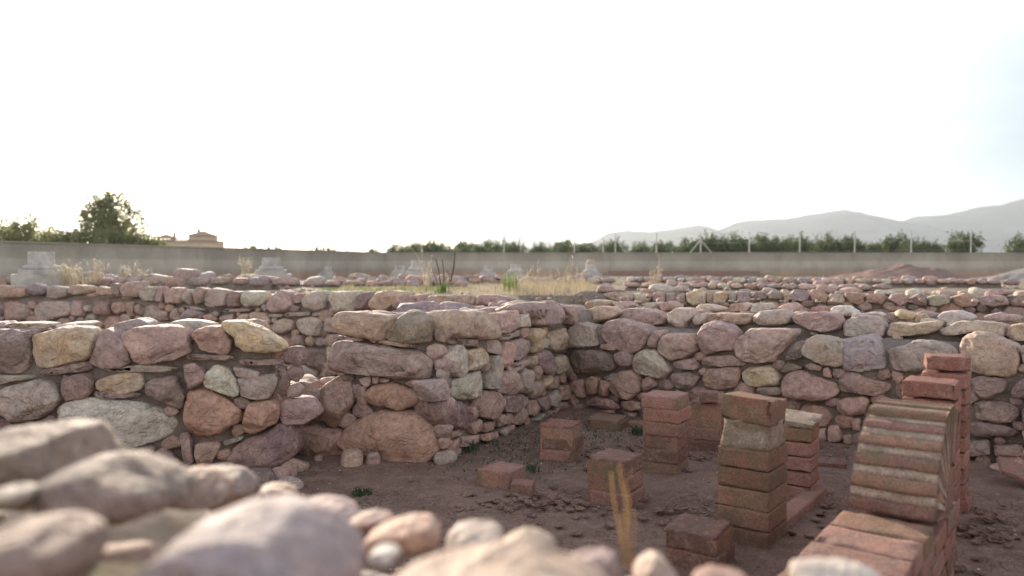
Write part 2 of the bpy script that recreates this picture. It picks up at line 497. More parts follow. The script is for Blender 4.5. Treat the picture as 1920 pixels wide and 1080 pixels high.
class Face:
    """a vertical wall face from p0 to p1 (left to right as seen by the viewer in the pit)"""
    def __init__(s, p0, p1):
        s.p0 = np.array([*p0, 0.0]); d = np.array([*p1, 0.0]) - s.p0
        s.len = np.linalg.norm(d); s.U = d / s.len
        s.N = np.array([s.U[1], -s.U[0], 0.0])      # outward, to the viewer
        s.occ = []
    def uv(s, px, py, back=0.0):
        d = ray(px, py); o = s.p0 - s.N * back
        t_ = ((o - CAM) @ s.N) / (d @ s.N)
        P = CAM + d * t_ - o
        return P @ s.U, P[2]
    def world(s, u, v, back=0.0): return s.p0 + s.U*u + np.array([0, 0, v]) - s.N*back
    def place(s, ss, polyuv, key, depth, back, seed, sub=3, ang=.6, tilt=0.0, e=.44, record=True):
        (cu, cv), r, A = radial(polyuv)
        V, Fc = rock(r*1.035, depth, sub, seed, ang, e, frontal=.6, keep=True)
        W = s.p0 + np.outer(V[:, 0] + cu, s.U) + np.outer(V[:, 1] + cv, [0, 0, 1]) + np.outer(V[:, 2] - back, s.N)
        ss.add(W, Fc, A, key, seed)
        if record: s.occ.append(polyuv)
def trace(face, ss, txt, seed0, back=0.0, base_depth=None, record=True):
    for i, (key, opts, pts) in enumerate(parse(txt)):
        uv = [face.uv(x, y, back) for x, y in pts]
        us = [q[0] for q in uv]; vs_ = [q[1] for q in uv]
        wd, ht = max(us)-min(us), max(vs_)-min(vs_)
        dep = min(wd, ht) * 0.62 if base_depth is None else base_depth * (0.8 + 0.4*((i*37) % 10)/10)
        dep = max(dep, 0.035)
        ang = 0.35 if 'r' in opts else (1.6 if 'a' in opts else 1.0)
        sub = 5 if wd*ht > 0.035 else (4 if wd*ht > 0.006 else 3)
        # front bulge stands a few cm proud of the mortar plane
        pro = min(0.18 if 'x' in opts else 0.085, dep*0.6)
        uv = [face.uv(x, y, back + dep - pro) for x, y in pts]
        face.place(ss, uv, key, dep, back + dep - pro, seed0 + i, sub, ang, record=record)
def inside(pt, poly):
    x, y = pt; c = False; n = len(poly); j = n-1
    for i in range(n):
        xi, yi = poly[i]; xj, yj = poly[j]
        if (yi > y) != (yj > y) and x < (xj-xi)*(y-yi)/(yj-yi)+xi: c = not c
        j = i
    return c
def fill(face, ss, u0, u1, v0, vt, seed, rmax=0.11, rmin=0.028, nmax=120, keys='bmkgtpb', cell=0.022):
    """packs small stones into whatever the big ones leave open"""
    g = np.random.default_rng(seed)
    nu, nv = int((u1-u0)/cell), int((max(vt(u0), vt((u0+u1)/2), vt(u1))-v0)/cell)
    uu = u0 + (np.arange(nu)+.5)*cell; vv = v0 + (np.arange(nv)+.5)*cell
    UU, VV = np.meshgrid(uu, vv, indexing='ij')
    dist = np.full(UU.shape, 9.0)
    for i in range(nu):
        dist[i] = np.minimum(dist[i], np.where(VV[i] > vt(uu[i]) - .0, 0, 9))
        dist[i] = np.minimum(dist[i], np.maximum(vt(uu[i]) - VV[i], 0) + .02)
    for poly in face.occ:
        P = np.array(poly); 
        if P[:,0].max() < u0-.3 or P[:,0].min() > u1+.3: continue
        Q2 = np.roll(P, -1, 0)
        dm = np.full(UU.shape, 9.0)
        for a, b_ in zip(P, Q2):
            e = b_-a; L2 = max(e@e, 1e-9)
            t_ = np.clip(((UU-a[0])*e[0]+(VV-a[1])*e[1])/L2, 0, 1)
            dm = np.minimum(dm, np.hypot(UU-a[0]-t_*e[0], VV-a[1]-t_*e[1]))
        ins = np.zeros(UU.shape, bool)
        x, y = UU, VV
        for (xi, yi), (xj, yj) in zip(P, Q2):
            if yi == yj: continue
            ins ^= ((yi > y) != (yj > y)) & (x < (xj-xi)*(y-yi)/(yj-yi)+xi)
        dist = np.minimum(dist, np.where(ins, 0, dm))
    cnt = 0
    while cnt < nmax:
        lim = np.minimum(dist, rmax)*g.uniform(.75, 1.0, dist.shape)
        k = np.unravel_index(np.argmax(lim), dist.shape)
        rad = min(dist[k], rmax)
        if rad < rmin: break
        cu, cv = UU[k], VV[k]
        asp = g.uniform(1.0, 1.7)
        n = int(g.integers(5, 8)); off = g.uniform(0, 6.28)
        poly = [(cu + rad*1.12*asp*g.uniform(.82, 1.18)*math.cos(off+6.283*j/n), cv + rad*1.1*g.uniform(.82, 1.2)*math.sin(off+6.283*j/n)) for j in range(n)]
        dep = rad*g.uniform(.8, 1.1)
        face.place(ss, poly, g.choice(list(keys)), dep, dep - min(.016, dep*.3), seed*1000+cnt, 3 if rad > .03 else 2, 1.3, record=False)
        dist = np.minimum(dist, np.maximum(np.hypot((UU-cu)/asp, VV-cv) - rad, 0))
        cnt += 1
def free_stone(ss, c, size, key, seed, sub=3, ang=.6, rz=None, tilt=(0, 0)):
    """a stone lying about its centre c; size = full sizes along its own x, y, z"""
    g = np.random.default_rng(seed)
    n = 9; off = g.uniform(0, 6.28)
    poly = [(size[0]/2*g.uniform(.86, 1.1)*math.cos(off+6.283*j/n), size[1]/2*g.uniform(.86, 1.1)*math.sin(off+6.283*j/n)) for j in range(n)]
    _, r, A = radial(poly)
    V, Fc = rock(r, size[2]/2, sub, seed, ang)
    rz = g.uniform(0, 3.14) if rz is None else rz
    M = (Matrix.Rotation(rz, 3, 'Z') @ Matrix.Rotation(tilt[0], 3, 'X') @ Matrix.Rotation(tilt[1], 3, 'Y'))
    W = V @ np.array(M).T + np.array(c)
    if ss is None: return W, Fc
    ss.add(W, Fc, size[0]*size[1], key, seed)
def vnoise(P, seed, k=3.0, n=8):
    g = np.random.default_rng(seed); s = 0
    for i in range(n):
        kk = g.normal(size=P.shape[1]) * k * (1.5 ** (i % 4))
        s = s + np.sin(P @ kk + g.uniform(0, 6.28)) / (1.5 ** (i % 4))
    return s / n
def core(parent, base, poly, z0, ztop, seed, name='mortar_core', vox=0.05, amp=0.03):
    """mortar body of a wall: a prism with a lumpy skin; ztop may vary per corner"""
    n = len(poly)
    zt = ztop if hasattr(ztop, '__len__') else [ztop]*n
    V = [(x, y, z0) for x, y in poly] + [(x, y, z) for (x, y), z in zip(poly, zt)]
    a = sum(poly[i][0]*poly[(i+1)%n][1] - poly[(i+1)%n][0]*poly[i][1] for i in range(n))
    Fc = [list(range(n))[::-1], [n+i for i in range(n)]] + [[i, (i+1)%n, n+(i+1)%n, n+i] for i in range(n)]
    if a < 0: Fc = [f[::-1] for f in Fc]
    me = bpy.data.meshes.new('tmp'); me.from_pydata(V, [], Fc)
    o = bpy.data.objects.new('tmp', me); C.objects.link(o)
    md = o.modifiers.new('r', 'REMESH'); md.mode = 'VOXEL'; md.voxel_size = vox
    dg = bpy.context.evaluated_depsgraph_get()
    m2 = bpy.data.meshes.new_from_object(o.evaluated_get(dg))
    P = np.zeros(len(m2.vertices)*3); m2.vertices.foreach_get('co', P); P = P.reshape(-1, 3)
    Nn = np.zeros(len(m2.vertices)*3); m2.vertices.foreach_get('normal', Nn); Nn = Nn.reshape(-1, 3)
    bpy.data.objects.remove(o); bpy.data.meshes.remove(me)
    P = P + Nn * (vnoise(P, seed, 4.0)*amp*2.2 + vnoise(P, seed+1, 14.0)*amp)[:, None] - np.array(base)
    m2.vertices.foreach_set('co', P.ravel())
    m2.polygons.foreach_set('use_smooth', [True]*len(m2.polygons))
    m2.materials.clear(); m2.materials.append(M_MORTAR); m2.update(); m2.name = name
    o = bpy.data.objects.new(name, m2); C.objects.link(o); o.parent = parent
    return o
def scatter_top(ss, poly, z, n, smin, smax, seed, keys='tgmkbcm', flat=.45, zj=.02):
    """stones lying on top of a wall, inside a plan polygon, spaced apart"""
    g = np.random.default_rng(seed)
    xs = [p[0] for p in poly]; ys = [p[1] for p in poly]
    done = []; tries = 0
    zf = z if callable(z) else (lambda x, y: z)
    while len(done) < n and tries < n*60:
        tries += 1
        x, y = g.uniform(min(xs), max(xs)), g.uniform(min(ys), max(ys))
        s = smin + (smax-smin)*g.random()**1.6
        if not inside((x, y), poly): continue
        if any((x-a)**2 + (y-b_)**2 < (.42*(s+q))**2 for a, b_, q in done): continue
        done.append((x, y, s))
        h = s*flat*g.uniform(.7, 1.2)
        free_stone(ss, (x, y, zf(x, y) + h*.22 + g.uniform(-zj, zj)), (s*g.uniform(1, 1.35), s*g.uniform(.75, 1), h), g.choice(list(keys)), seed*991+len(done), 3 if s > .1 else 2, .7, tilt=(g.normal()*.1, g.normal()*.1))


# ------------------------------------------------------------------ the walls' traced stones (pixel outlines, cast onto each wall's real face)
L1_TXT = '''
A p -60,235 380,235 400,400 425,470 380,620 300,710 200,730 60,690 -60,600
A oa 400,290 640,225 900,195 1040,210 1100,300 1125,370 1060,510 980,560 760,610 450,655 440,500 440,400
A m 1160,230 1230,210 1330,260 1450,360 1515,480 1490,580 1400,640 1200,640 1040,580 1060,520 1140,400
A k 1370,270 1560,200 1920,185 2120,195 2150,260 2190,470 2000,560 1700,610 1560,570 1530,470 1420,350
A pa 450,680 1020,570 1050,680 700,730 440,735
A ga 1050,640 1400,640 1600,620 2060,660 2060,700 1700,700 1100,690
A gr 20,960 60,890 150,850 420,785 600,790 700,870 745,980 660,1080 500,1200 250,1230 60,1130
A pr 740,900 760,760 900,705 1020,710 1085,800 1050,930 960,1010 800,1020
A oa 1090,800 1230,750 1400,710 1620,705 1635,850 1560,910 1380,950 1180,940 1080,880
A ga -80,740 440,740 440,770 200,800 0,840 -80,840
S w 350,720 470,670 620,660 830,690 940,740 1020,790 1030,840 960,890 850,920 710,950 560,930 470,880 380,790
S p 820,600 880,560 1000,550 1045,660 1030,740 950,700 830,650
B ka 400,620 520,590 600,650 650,760 560,840 450,890 420,780
B c 740,620 800,610 900,650 1000,770 1055,880 1030,950 960,965 780,910 640,860 620,760
B gr 1000,740 1080,790 1250,740 1400,720 1470,760 1440,880 1350,990 1180,1005 1040,960 1050,860
B ga 930,650 1050,650 1240,700 1230,780 1100,790 980,740
B or 800,170 870,130 1050,130 1250,190 1400,290 1520,380 1555,460 1400,465 1240,470 1100,470 1000,400 970,300 880,230
B b 550,230 700,190 820,185 900,240 930,340 930,440 880,500 700,480 600,440 550,330 500,280
B pa 400,500 900,510 990,560 960,580 700,560 400,570
B ma 1000,565 1520,560 1530,620 1000,630
S s 1070,680 1080,620 1170,610 1300,670 1370,730 1370,790 1270,850 1130,895 1085,860 1060,780
C s 1130,80 1220,55 1380,55 1470,120 1470,220 1440,300 1300,370 1150,430 1080,400 1080,260
C da 1490,270 1660,340 1700,430 1690,620 1480,750 1250,880 1050,930 900,890 920,760 980,560 1100,450 1300,400
C ma 350,440 450,430 490,600 510,770 400,770 370,600
C ta 550,540 800,510 810,570 750,680 700,790 560,780 530,640
C ma 50,670 180,560 260,640 330,730 320,800 150,790 60,720
S m 600,940 750,960 770,1000 640,1010
C ga 830,520 1060,460 1050,500 860,570
S p -40,780 60,790 90,830 30,870 -40,860
S ma 520,640 800,645 810,670 560,685
S b 360,545 430,555 440,590 370,590
B da 1420,640 1530,640 1580,800 1540,960 1480,1000 1440,900 1480,760
'''
L1_BACK = '''
B c 170,180 300,130 430,115 600,125 780,175 700,240 550,260 400,250
A q 1250,190 1400,140 1600,100 1700,140 1750,190 1650,260 1400,270 1300,250
A g -60,140 60,135 150,200 100,230 -60,230
A t 100,150 400,145 600,150 650,190 400,225 150,210
A c 680,170 800,150 980,140 1085,165 900,210 700,210
'''
SILL_TXT = '''
E k 0,130 100,90 250,75 350,110 380,180 420,330 370,470 300,500 100,470 20,440 -40,300 -60,180
E gr 330,200 440,170 440,280 370,330 320,290
E ba 430,260 500,130 640,30 780,20 830,120 850,280 740,450 680,540 600,600 540,580 500,500 400,520
E ba 200,600 250,560 600,600 700,610 690,800 660,920 500,930 300,900 200,890
E b 850,280 850,130 940,150 960,300 980,400 900,440 850,360
E ma -60,500 180,520 210,590 190,700 60,640 -60,520
'''
L2E_TXT = '''
E sx 1180,380 1260,390 1560,420 1640,480 1700,560 1760,690 1800,860 1700,940 1480,1010 1300,980 1150,930 950,870 790,830 710,740 730,610 900,500
E sr 950,190 1050,120 1250,95 1400,130 1480,180 1560,165 1600,220 1620,300 1480,360 1350,400 1250,370 1180,350 1030,350 950,310
E k 870,60 1000,25 1000,120 950,160 890,110
E t 1010,30 1090,30 1080,110 1020,110
E t 1100,50 1200,60 1210,95 1090,100
E ma 1370,110 1490,55 1530,70 1530,150 1490,160
D ma 600,700 640,600 1000,610 1300,660 1560,700 1680,750 1715,830 1710,1000 1660,1045 1540,1010 1250,1000 1000,970 600,920 545,850 550,750
D tr 610,300 680,265 900,265 1100,290 1300,320 1280,400 1190,500 1180,580 1050,575 900,545 700,520 620,440 600,350
D vx 1190,520 1280,400 1350,300 1420,260 1520,270 1680,330 1710,400 1700,600 1500,620 1350,600 1190,575
D ma 600,530 900,560 905,600 650,575
D ta 920,575 1200,590 1500,630 1545,670 1400,665 1100,620 920,605
E b 680,830 760,850 700,920
'''
L2S_TXT = '''
E g 1540,100 1740,60 1800,90 1815,250 1780,290 1640,310 1600,240
F tr 130,300 200,255 550,265 680,340 745,430 740,510 660,570 450,560 150,545 110,400
F k 780,290 960,255 980,330 970,430 840,500 760,500 760,430
F ca 1000,300 1140,290 1140,400 1130,435 990,430
F ma 960,230 1100,170 1380,150 1460,200 1520,320 1500,380 1300,420 1150,420 1140,310 1000,290
F kr 1460,200 1560,200 1650,280 1680,380 1600,420 1540,400 1510,300
F g 1620,230 1670,190 1720,240 1720,330 1690,380 1660,300
F ma 170,560 600,580 610,660 400,650 200,620
F ca 240,640 320,640 380,740 420,840 390,940 280,995 180,940 130,830 150,720
F or 400,700 540,670 605,740 590,850 530,910 410,920 430,830
F g 640,590 720,570 790,630 790,740 740,750 650,720
F ba 820,610 910,610 900,720 870,860 760,900 770,780
F m 910,600 1000,570 1100,590 1110,700 1000,790 910,810
F o 1090,530 1130,450 1220,450 1265,560 1260,680 1180,735 1120,720 1120,620
F ta 1310,500 1400,460 1480,440 1525,500 1520,650 1470,700 1370,720 1330,690
F ga 760,560 1000,480 1080,470 1060,520 800,600
G k 735,-20 880,-30 960,30 980,110 950,210 850,240 720,220 710,90
F g 650,780 700,750 745,800 745,900 720,1000 690,1140 600,1120 590,1000 640,900
G ca 190,100 400,0 540,-30 580,50 570,160 530,250 320,290 220,270
F p 1240,720 1290,690 1370,780 1380,900 1270,970 1230,880
F tr 1400,780 1470,740 1530,800 1510,920 1420,970 1380,920
F m 900,860 1150,780 1150,840 1030,920 960,960 880,900
G gr 980,0 1050,-60 1110,0 1130,120 1100,210 1020,210 990,140
G tr 1110,160 1220,90 1285,150 1240,240 1130,280
G o 1260,140 1320,20 1380,60 1385,160 1340,190
G da 20,310 180,290 400,360 430,560 390,600 180,615 90,560 30,400
G b 520,290 600,190 700,210 770,330 740,440 650,520 520,470
G k 440,400 500,340 520,420 460,550
G p 780,240 1000,230 1050,300 1020,380 920,430 820,430 790,330
G b 1110,310 1160,300 1230,420 1170,480 1100,460
G m 1200,290 1340,240 1340,380 1270,420
G g 1350,250 1440,180 1460,270 1420,370 1350,360
G b 1460,150 1600,110 1610,260 1480,300
G b 980,400 1080,380 1080,500 970,580 920,550
G b 460,570 560,510 570,620 490,680
G b 590,560 750,520 750,620 600,660
G b 770,470 860,460 870,560 780,600
G b 190,680 360,620 380,680 210,740
G b 200,800 320,720 340,790 270,900 190,870
G k 350,710 420,710 440,810 350,830
G b 440,710 560,680 580,760 490,800 430,770
G b 600,690 720,650 740,730 660,770 600,750
G g 780,640 900,600 930,650 840,710
G b 1040,500 1130,490 1130,570 1040,600
G g 1150,530 1290,440 1330,500 1200,600
G b 1310,430 1440,400 1450,480 1340,480
G b 1480,330 1590,300 1600,400 1470,430
'''
R_TXT = '''
H g 130,470 250,385 410,430 440,560 470,640 300,665 120,665 125,550
H m 490,470 560,370 700,345 800,375 960,420 1060,490 1040,580 960,680 880,730 770,710 620,630 520,580
H d 150,770 220,690 400,690 600,720 650,880 620,930 400,960 200,960 140,880
H br 470,640 560,620 680,690 560,705 480,690
H m 630,750 700,705 800,720 845,800 830,860 720,880 650,830
H c 870,830 920,730 1000,690 1120,700 1210,790 1280,920 1190,1020 1090,1000 1000,960 930,960 880,900
H mr 1040,560 1110,480 1190,470 1180,540 1130,600 1120,670 1040,660 1015,620
H tr 1135,610 1200,530 1330,505 1500,520 1570,600 1560,710 1420,780 1300,795 1200,740 1150,690
H m 1590,500 1650,400 1750,375 1900,420 1990,500 2010,600 1990,690 1880,700 1680,740 1620,700 1580,600
J k 260,610 330,540 380,530 430,450 700,455 950,470 880,570 850,650 720,820 500,840 370,810 280,740
J pa 810,800 860,690 950,600 1030,590 1040,640 1000,780 870,820
J l 1020,700 1080,580 1140,530 1300,550 1400,580 1470,580 1475,700 1460,850 1400,895 1250,860 1100,810 1030,770
L qa -130,590 -60,570 50,550 230,530 310,600 370,700 395,890 250,900 120,940 20,920 -80,925 -110,750
L ga 400,690 600,650 720,590 900,595 1100,650 1180,720 1200,860 1000,920 700,920 460,900 430,780
L ta 1210,690 1250,560 1380,500 1520,510 1700,570 1850,640 1890,800 1850,960 1760,1000 1550,970 1330,920 1260,830
L m 1900,650 1990,640 2150,690 2160,850 2010,860 1930,840 1900,750
K m -160,120 -40,40 200,30 300,80 370,150 100,160 -100,150
I m 1280,120 1400,80 1540,70 1570,130 1550,190 1380,200 1290,170
I p 1230,310 1290,240 1450,220 1590,270 1550,360 1480,420 1300,390
I b 1640,280 1690,180 1900,160 2050,170 2040,300 2000,390 1800,415 1660,370
I t 1570,210 1620,175 1660,200 1640,265 1590,260
I b 570,390 650,260 740,200 870,195 940,280 940,420 840,525 740,510 620,440
I b 950,300 1030,270 1120,370 1000,420 950,440
I m 490,290 600,240 670,240 610,310 560,320
I b 120,360 200,310 290,300 300,420 310,500 270,510 200,440 130,400
I ba 310,310 380,270 450,300 450,440 400,480 330,480 315,400
I b 470,310 560,320 600,350 560,420 540,500 460,480
I ba 280,560 420,500 600,530 690,640 560,640 430,600 300,590
I b 690,560 800,530 910,570 920,650 800,660 720,630
I da 130,480 200,460 330,700 240,690 150,600
I b 420,660 620,650 600,700 430,690
I b 720,660 860,690 840,760 760,740
K o 330,240 400,170 620,150 700,180 750,280 740,370 560,380 400,370 340,320
K gr 460,430 520,385 700,390 790,430 730,480 560,470
K v 750,210 820,120 900,125 1000,180 880,220 780,230
K b 810,280 860,230 1000,200 1150,260 1300,310 1410,350 1430,440 1350,500 1150,525 950,520 820,480 805,380
K m 1020,150 1100,120 1210,160 1200,210 1080,200
K da 1430,300 1500,230 1600,225 1750,300 1920,330 2000,360 1980,430 1820,480 1650,450 1440,430
K b 1400,540 1480,510 1700,490 1760,530 1700,700 1450,700 1400,620
K b 1140,870 1250,855 1270,990 1160,1000
K b 1290,830 1400,820 1440,960 1420,1000 1290,1000
K b 1450,930 1540,930 1550,1030 1460,1020
K b 1530,740 1640,740 1640,880 1560,860
K b 1230,180 1290,170 1330,290 1230,270
M p 1310,60 1480,20 1700,60 1760,90 1700,190 1520,270 1440,260 1340,170
M d 1760,250 1850,90 1980,0 2100,100 2120,270 2000,290
M d 1350,330 1500,300 1700,310 1850,380 1870,450 1800,540 1600,540 1380,500
M da 1260,580 1400,530 1700,580 1850,640 1840,700 1500,700 1280,690
M p 1280,760 1530,740 1550,900 1280,930
M p 1580,800 1900,800 1920,920 1600,920
M p 1900,400 2100,350 2150,560 1930,600
M d 1900,640 2120,620 2140,850 1940,800
L b 440,930 560,950 580,1000 520,1070 460,1030
'''
R_ROW2 = '''
H t 270,310 340,240 460,205 600,215 690,260 680,300 600,350 450,380 380,385 300,360
H mr 740,260 820,225 950,235 1150,280 1210,320 1200,400 1000,410 800,350
H ca 1240,280 1340,230 1490,230 1500,330 1450,400 1430,460 1350,440 1240,370
H g 1520,350 1580,290 1680,275 1690,400 1540,410
J ta -55,290 0,280 400,290 450,310 440,370 390,410 0,385 -50,375
J ga 450,320 560,260 780,245 890,300 880,380 760,420 600,420 460,380
J kr 900,310 1050,275 1250,265 1400,290 1455,370 1430,450 1300,490 1150,480 1000,430 910,380
J g 1460,410 1500,370 1680,310 1850,330 1930,420 1920,540 1500,530
L ta 400,500 440,390 700,400 900,375 990,380 970,470 850,510 620,530 400,545
L g 990,490 1100,420 1200,370 1500,375 1700,400 1710,540 1600,560 1400,480 1150,530 1020,530
L t 1720,530 1780,420 1900,395 2100,410 2120,600 1800,590
'''
R_ROW3 = '''
H t 300,165 400,130 620,150 620,200 500,210 350,210
H m 620,160 750,150 830,190 800,230 680,230
H k 1140,200 1250,150 1350,190 1340,240 1200,260
H g 870,190 1080,160 1180,165 1140,220 900,225
H c 1550,220 1620,180 1700,190 1890,240 1800,265 1580,260
J k 170,240 230,185 330,165 440,185 400,250 250,260
J c 420,230 480,170 620,170 680,230 560,260 450,280
J kr 720,240 800,190 890,165 950,210 940,270 850,270
J r 1040,270 1150,215 1240,205 1270,260 1200,275
J wr 1320,240 1370,200 1500,200 1600,260 1620,310 1500,310 1350,280
J c 1640,300 1720,275 1850,270 1920,300 1880,350 1700,330
L or 470,270 530,240 600,260 750,300 700,350 560,345
L or 710,360 750,290 840,285 905,370 720,378
L m 380,350 420,275 500,290 560,350 480,375
L wr 950,340 1020,265 1200,250 1320,290 1390,350 1200,385 1080,390 1020,350
L m 1456,350 1480,310 1650,275 1740,300 1900,310 1900,360 1600,370
L k 1570,380 1700,335 1820,330 1900,380 1700,395
'''
C_TXT = '''
H t 480,70 600,45 830,60 820,160 650,150
H c 840,60 980,60 1040,80 1000,150 940,170 840,160
H m 1050,60 1100,40 1180,50 1180,150 1050,150
H m 1190,60 1290,60 1300,150 1200,150
H m 1300,90 1400,60 1430,190 1300,170
H o 1430,60 1580,10 1630,60 1640,180 1500,190 1430,150
H t 1650,60 1720,60 1720,180 1650,160
H o 1730,70 1870,30 1890,120 1790,190 1720,180
J g 160,60 230,50 240,150 160,160
J q 240,40 350,40 400,110 390,160 250,160
J p 410,90 450,50 570,50 590,110 430,145
J l 600,70 660,20 750,50 750,120 610,120
J t 760,20 840,40 830,150 780,150
J q 850,80 890,20 1040,30 1060,110 1000,150 870,140
J b 1070,60 1100,20 1190,20 1270,90 1240,165 1080,130
J t 1270,120 1310,60 1430,80 1455,140 1420,190 1270,185
J b 1470,60 1500,50 1670,60 1680,150 1620,190 1500,160
J b 1690,100 1720,65 1900,65 1920,110 1880,180 1720,160
L k 400,130 430,70 560,60 600,130 590,180 500,200
L p 620,120 740,60 800,90 820,190 720,195 640,160
L l 840,100 920,80 1080,80 1080,160 960,200 850,190
L b 1100,100 1250,60 1390,100 1390,190 1200,215 1130,170
L m 1410,120 1500,80 1700,90 1740,180 1560,205 1430,180
L p 1750,160 1850,90 1980,90 1980,200 1780,200
'''
B1_TXT = '''
N b -60,210 80,215 290,230 290,340 100,350 -60,350
N q 305,230 400,190 500,230 500,300 400,325 310,290
N g 510,250 600,215 740,240 750,330 620,360 530,330
N t 760,240 850,205 1030,220 1030,290 850,320 780,300
N t 1050,270 1120,215 1220,250 1260,320 1100,330
N m 1255,190 1330,190 1350,320 1270,310
N kr 1345,240 1430,180 1560,170 1600,280 1560,340 1400,350
N g 1575,280 1650,230 1760,220 1730,380 1600,390
N m 1745,350 1790,230 1840,220 1830,400 1750,390
O k 40,300 130,240 235,250 230,410 80,420
O g 240,330 310,260 355,290 340,430 260,400
O m 360,300 430,230 520,260 480,400 400,435
O g 490,300 600,245 730,280 745,440 620,465 500,430
O d 745,330 800,280 930,290 880,400 880,450 780,455
O ca 900,340 960,275 1180,280 1190,390 1130,440 960,455 890,400
O kr 1200,420 1260,320 1340,260 1470,300 1490,430 1420,500 1280,520 1200,480
O k 1500,310 1600,300 1580,400 1500,410
O gr 1590,380 1680,290 1850,275 1880,340 1860,480 1740,500 1620,460
D c 490,120 550,40 800,40 820,180 780,260 620,280 520,190
D p 825,110 900,50 1030,50 960,240 830,230
D tr 970,160 1070,50 1200,30 1400,60 1300,150 1150,260 980,230
D m 1200,230 1300,130 1450,80 1600,75 1570,200 1480,250
D b 1580,130 1650,90 1850,80 1920,130 1900,200 1750,240 1580,210
F t 300,160 350,85 450,75 530,100 520,190 310,190
F m 540,110 600,75 800,80 940,120 1000,150 820,190 530,190
N b 0,430 100,395 300,420 340,500 300,600 100,610 20,560
N g 380,450 450,395 700,390 800,430 810,540 600,590 430,620 380,560
N m 820,380 910,400 940,560 820,560
N g 940,440 1010,430 1030,500 950,510
N d 1050,400 1240,390 1250,560 1050,550
N b 1270,400 1400,400 1420,500 1310,540 1270,500
N b 1430,400 1500,400 1510,560 1430,550
N m 1520,430 1580,430 1590,540 1520,520
O k 0,500 80,500 90,600 0,600
O g 120,500 200,460 230,600 120,600
O q 235,540 330,470 470,510 480,590 240,600
O b 485,550 570,525 640,590 600,620 490,600
O m 670,560 820,530 830,620 680,620
O t 850,590 930,530 990,530 1000,610 860,620
O t 1005,540 1050,510 1180,530 1250,620 1200,670 1100,640 1000,600
O tr 1260,690 1310,610 1400,580 1500,610 1490,710 1380,755 1280,740
O c 1505,650 1560,590 1700,570 1830,600 1820,780 1700,780 1560,750
O ga 590,480 1050,470 1040,500 700,520
O ga 1200,540 1370,530 1370,570 1220,575
O ga 1390,520 1690,505 1690,550 1400,570
O ga 1710,520 1860,505 1850,550 1710,560
O ga 170,430 400,450 570,500 400,490
D g 480,330 600,330 600,440 640,500 490,500
D m 90,540 210,530 240,640 110,640
D t 250,570 330,530 370,590 340,650 260,630
D m 380,560 460,560 450,650 370,650
D m 470,560 500,515 660,520 600,660 460,640
D p 155,690 400,680 560,690 540,840 420,910 300,880 150,800
D m 40,700 145,690 150,780 50,800
D g 40,900 100,860 250,870 370,940 360,1040 100,1040
D b 400,1010 500,900 600,910 600,980 500,1000
'''

# ------------------------------------------------------------------ walls
CORNER = (0.52, 7.17)
# back wall of the sunken room
FR_ = Face(CORNER, (0.52 + .778*6.6, 7.17 - .627*6.6))
U, N = FR_.U[:2], FR_.N[:2]
base = FR_.world(3.0, 0); base[2] = 0
wR = empty('stone_wall', base, 'long rubble wall closing the back of the sunken room behind the brick pillars', 'stone wall')
ss = StoneSet()
trace(FR_, ss, R_TXT, 1000)
vtR = lambda u: .70
fill(FR_, ss, 0.02, 4.2, 0.0, vtR, 11, rmax=.085, nmax=120, keys='bmdd')
fill(FR_, ss, 4.2, 6.4, 0.0, lambda u: .82, 12, rmax=.14, nmax=60)
trace(FR_, ss, R_ROW2, 1200, back=.34, base_depth=.13, record=False)
trace(FR_, ss, R_ROW3, 1300, back=.80, base_depth=.13, record=False)
def plan(face, u, back): 
    p = face.world(u, 0, back); return (p[0], p[1])
top_poly = [plan(FR_, .1, .95), plan(FR_, 6.4, .95), plan(FR_, 6.4, .6), plan(FR_, .1, .6)]
scatter_top(ss, top_poly, .86, 26, .08, .26, 15)
scatter_top(ss, [plan(FR_, .1, .55), plan(FR_, 6.4, .55), plan(FR_, 6.4, .2), plan(FR_, .1, .2)], .76, 12, .05, .12, 16)
ss.build(wR, base)
core(wR, base, [plan(FR_, -.1, .05), plan(FR_, 6.6, .05), plan(FR_, 6.6, .45), plan(FR_, -.1, .45)], -.1, .745, 21)
core(wR, base, [plan(FR_, -.1, .40), plan(FR_, 6.6, .40), plan(FR_, 6.6, 1.0), plan(FR_, -.1, 1.0)], -.1, .83, 22, 'mortar_bed')

# side wall and end of the wall that divides the two rooms
FE = Face((-1.17, 5.27), (-0.453, 5.13))
FS = Face((-0.453, 5.13), CORNER)
base = np.array([-.6, 6.0, 0.0])
wD = empty('stone_wall', base, 'short thick rubble wall with a big salmon boulder at the foot of its end', 'stone wall')
ss = StoneSet()
trace(FE, ss, L2E_TXT, 2000)
trace(FS, ss, L2S_TXT, 2100)
fill(FE, ss, 0.0, .74, 0.0, lambda u: .93, 31, rmax=.05, nmax=40, keys='bmkd')
fill(FS, ss, 0.02, 2.2, 0.0, lambda u: .84, 32, rmax=.06, nmax=120)
bx = lambda u, b_: plan(FS, u, b_)
dpoly = [(-1.13, 5.33), (-.47, 5.20), bx(2.3, .05), bx(2.45, .8), (-1.0, 6.0)]
scatter_top(ss, [(-1.05, 5.5), (-.6, 5.42), bx(2.2, .22), bx(2.3, .7), (-.9, 6.0)], .90, 46, .12, .42, 33, keys='tmkcgqb', flat=.36)
ss.build(wD, base)
core(wD, base, dpoly, -.1, [.88, .88, .84, .84, .88], 34)

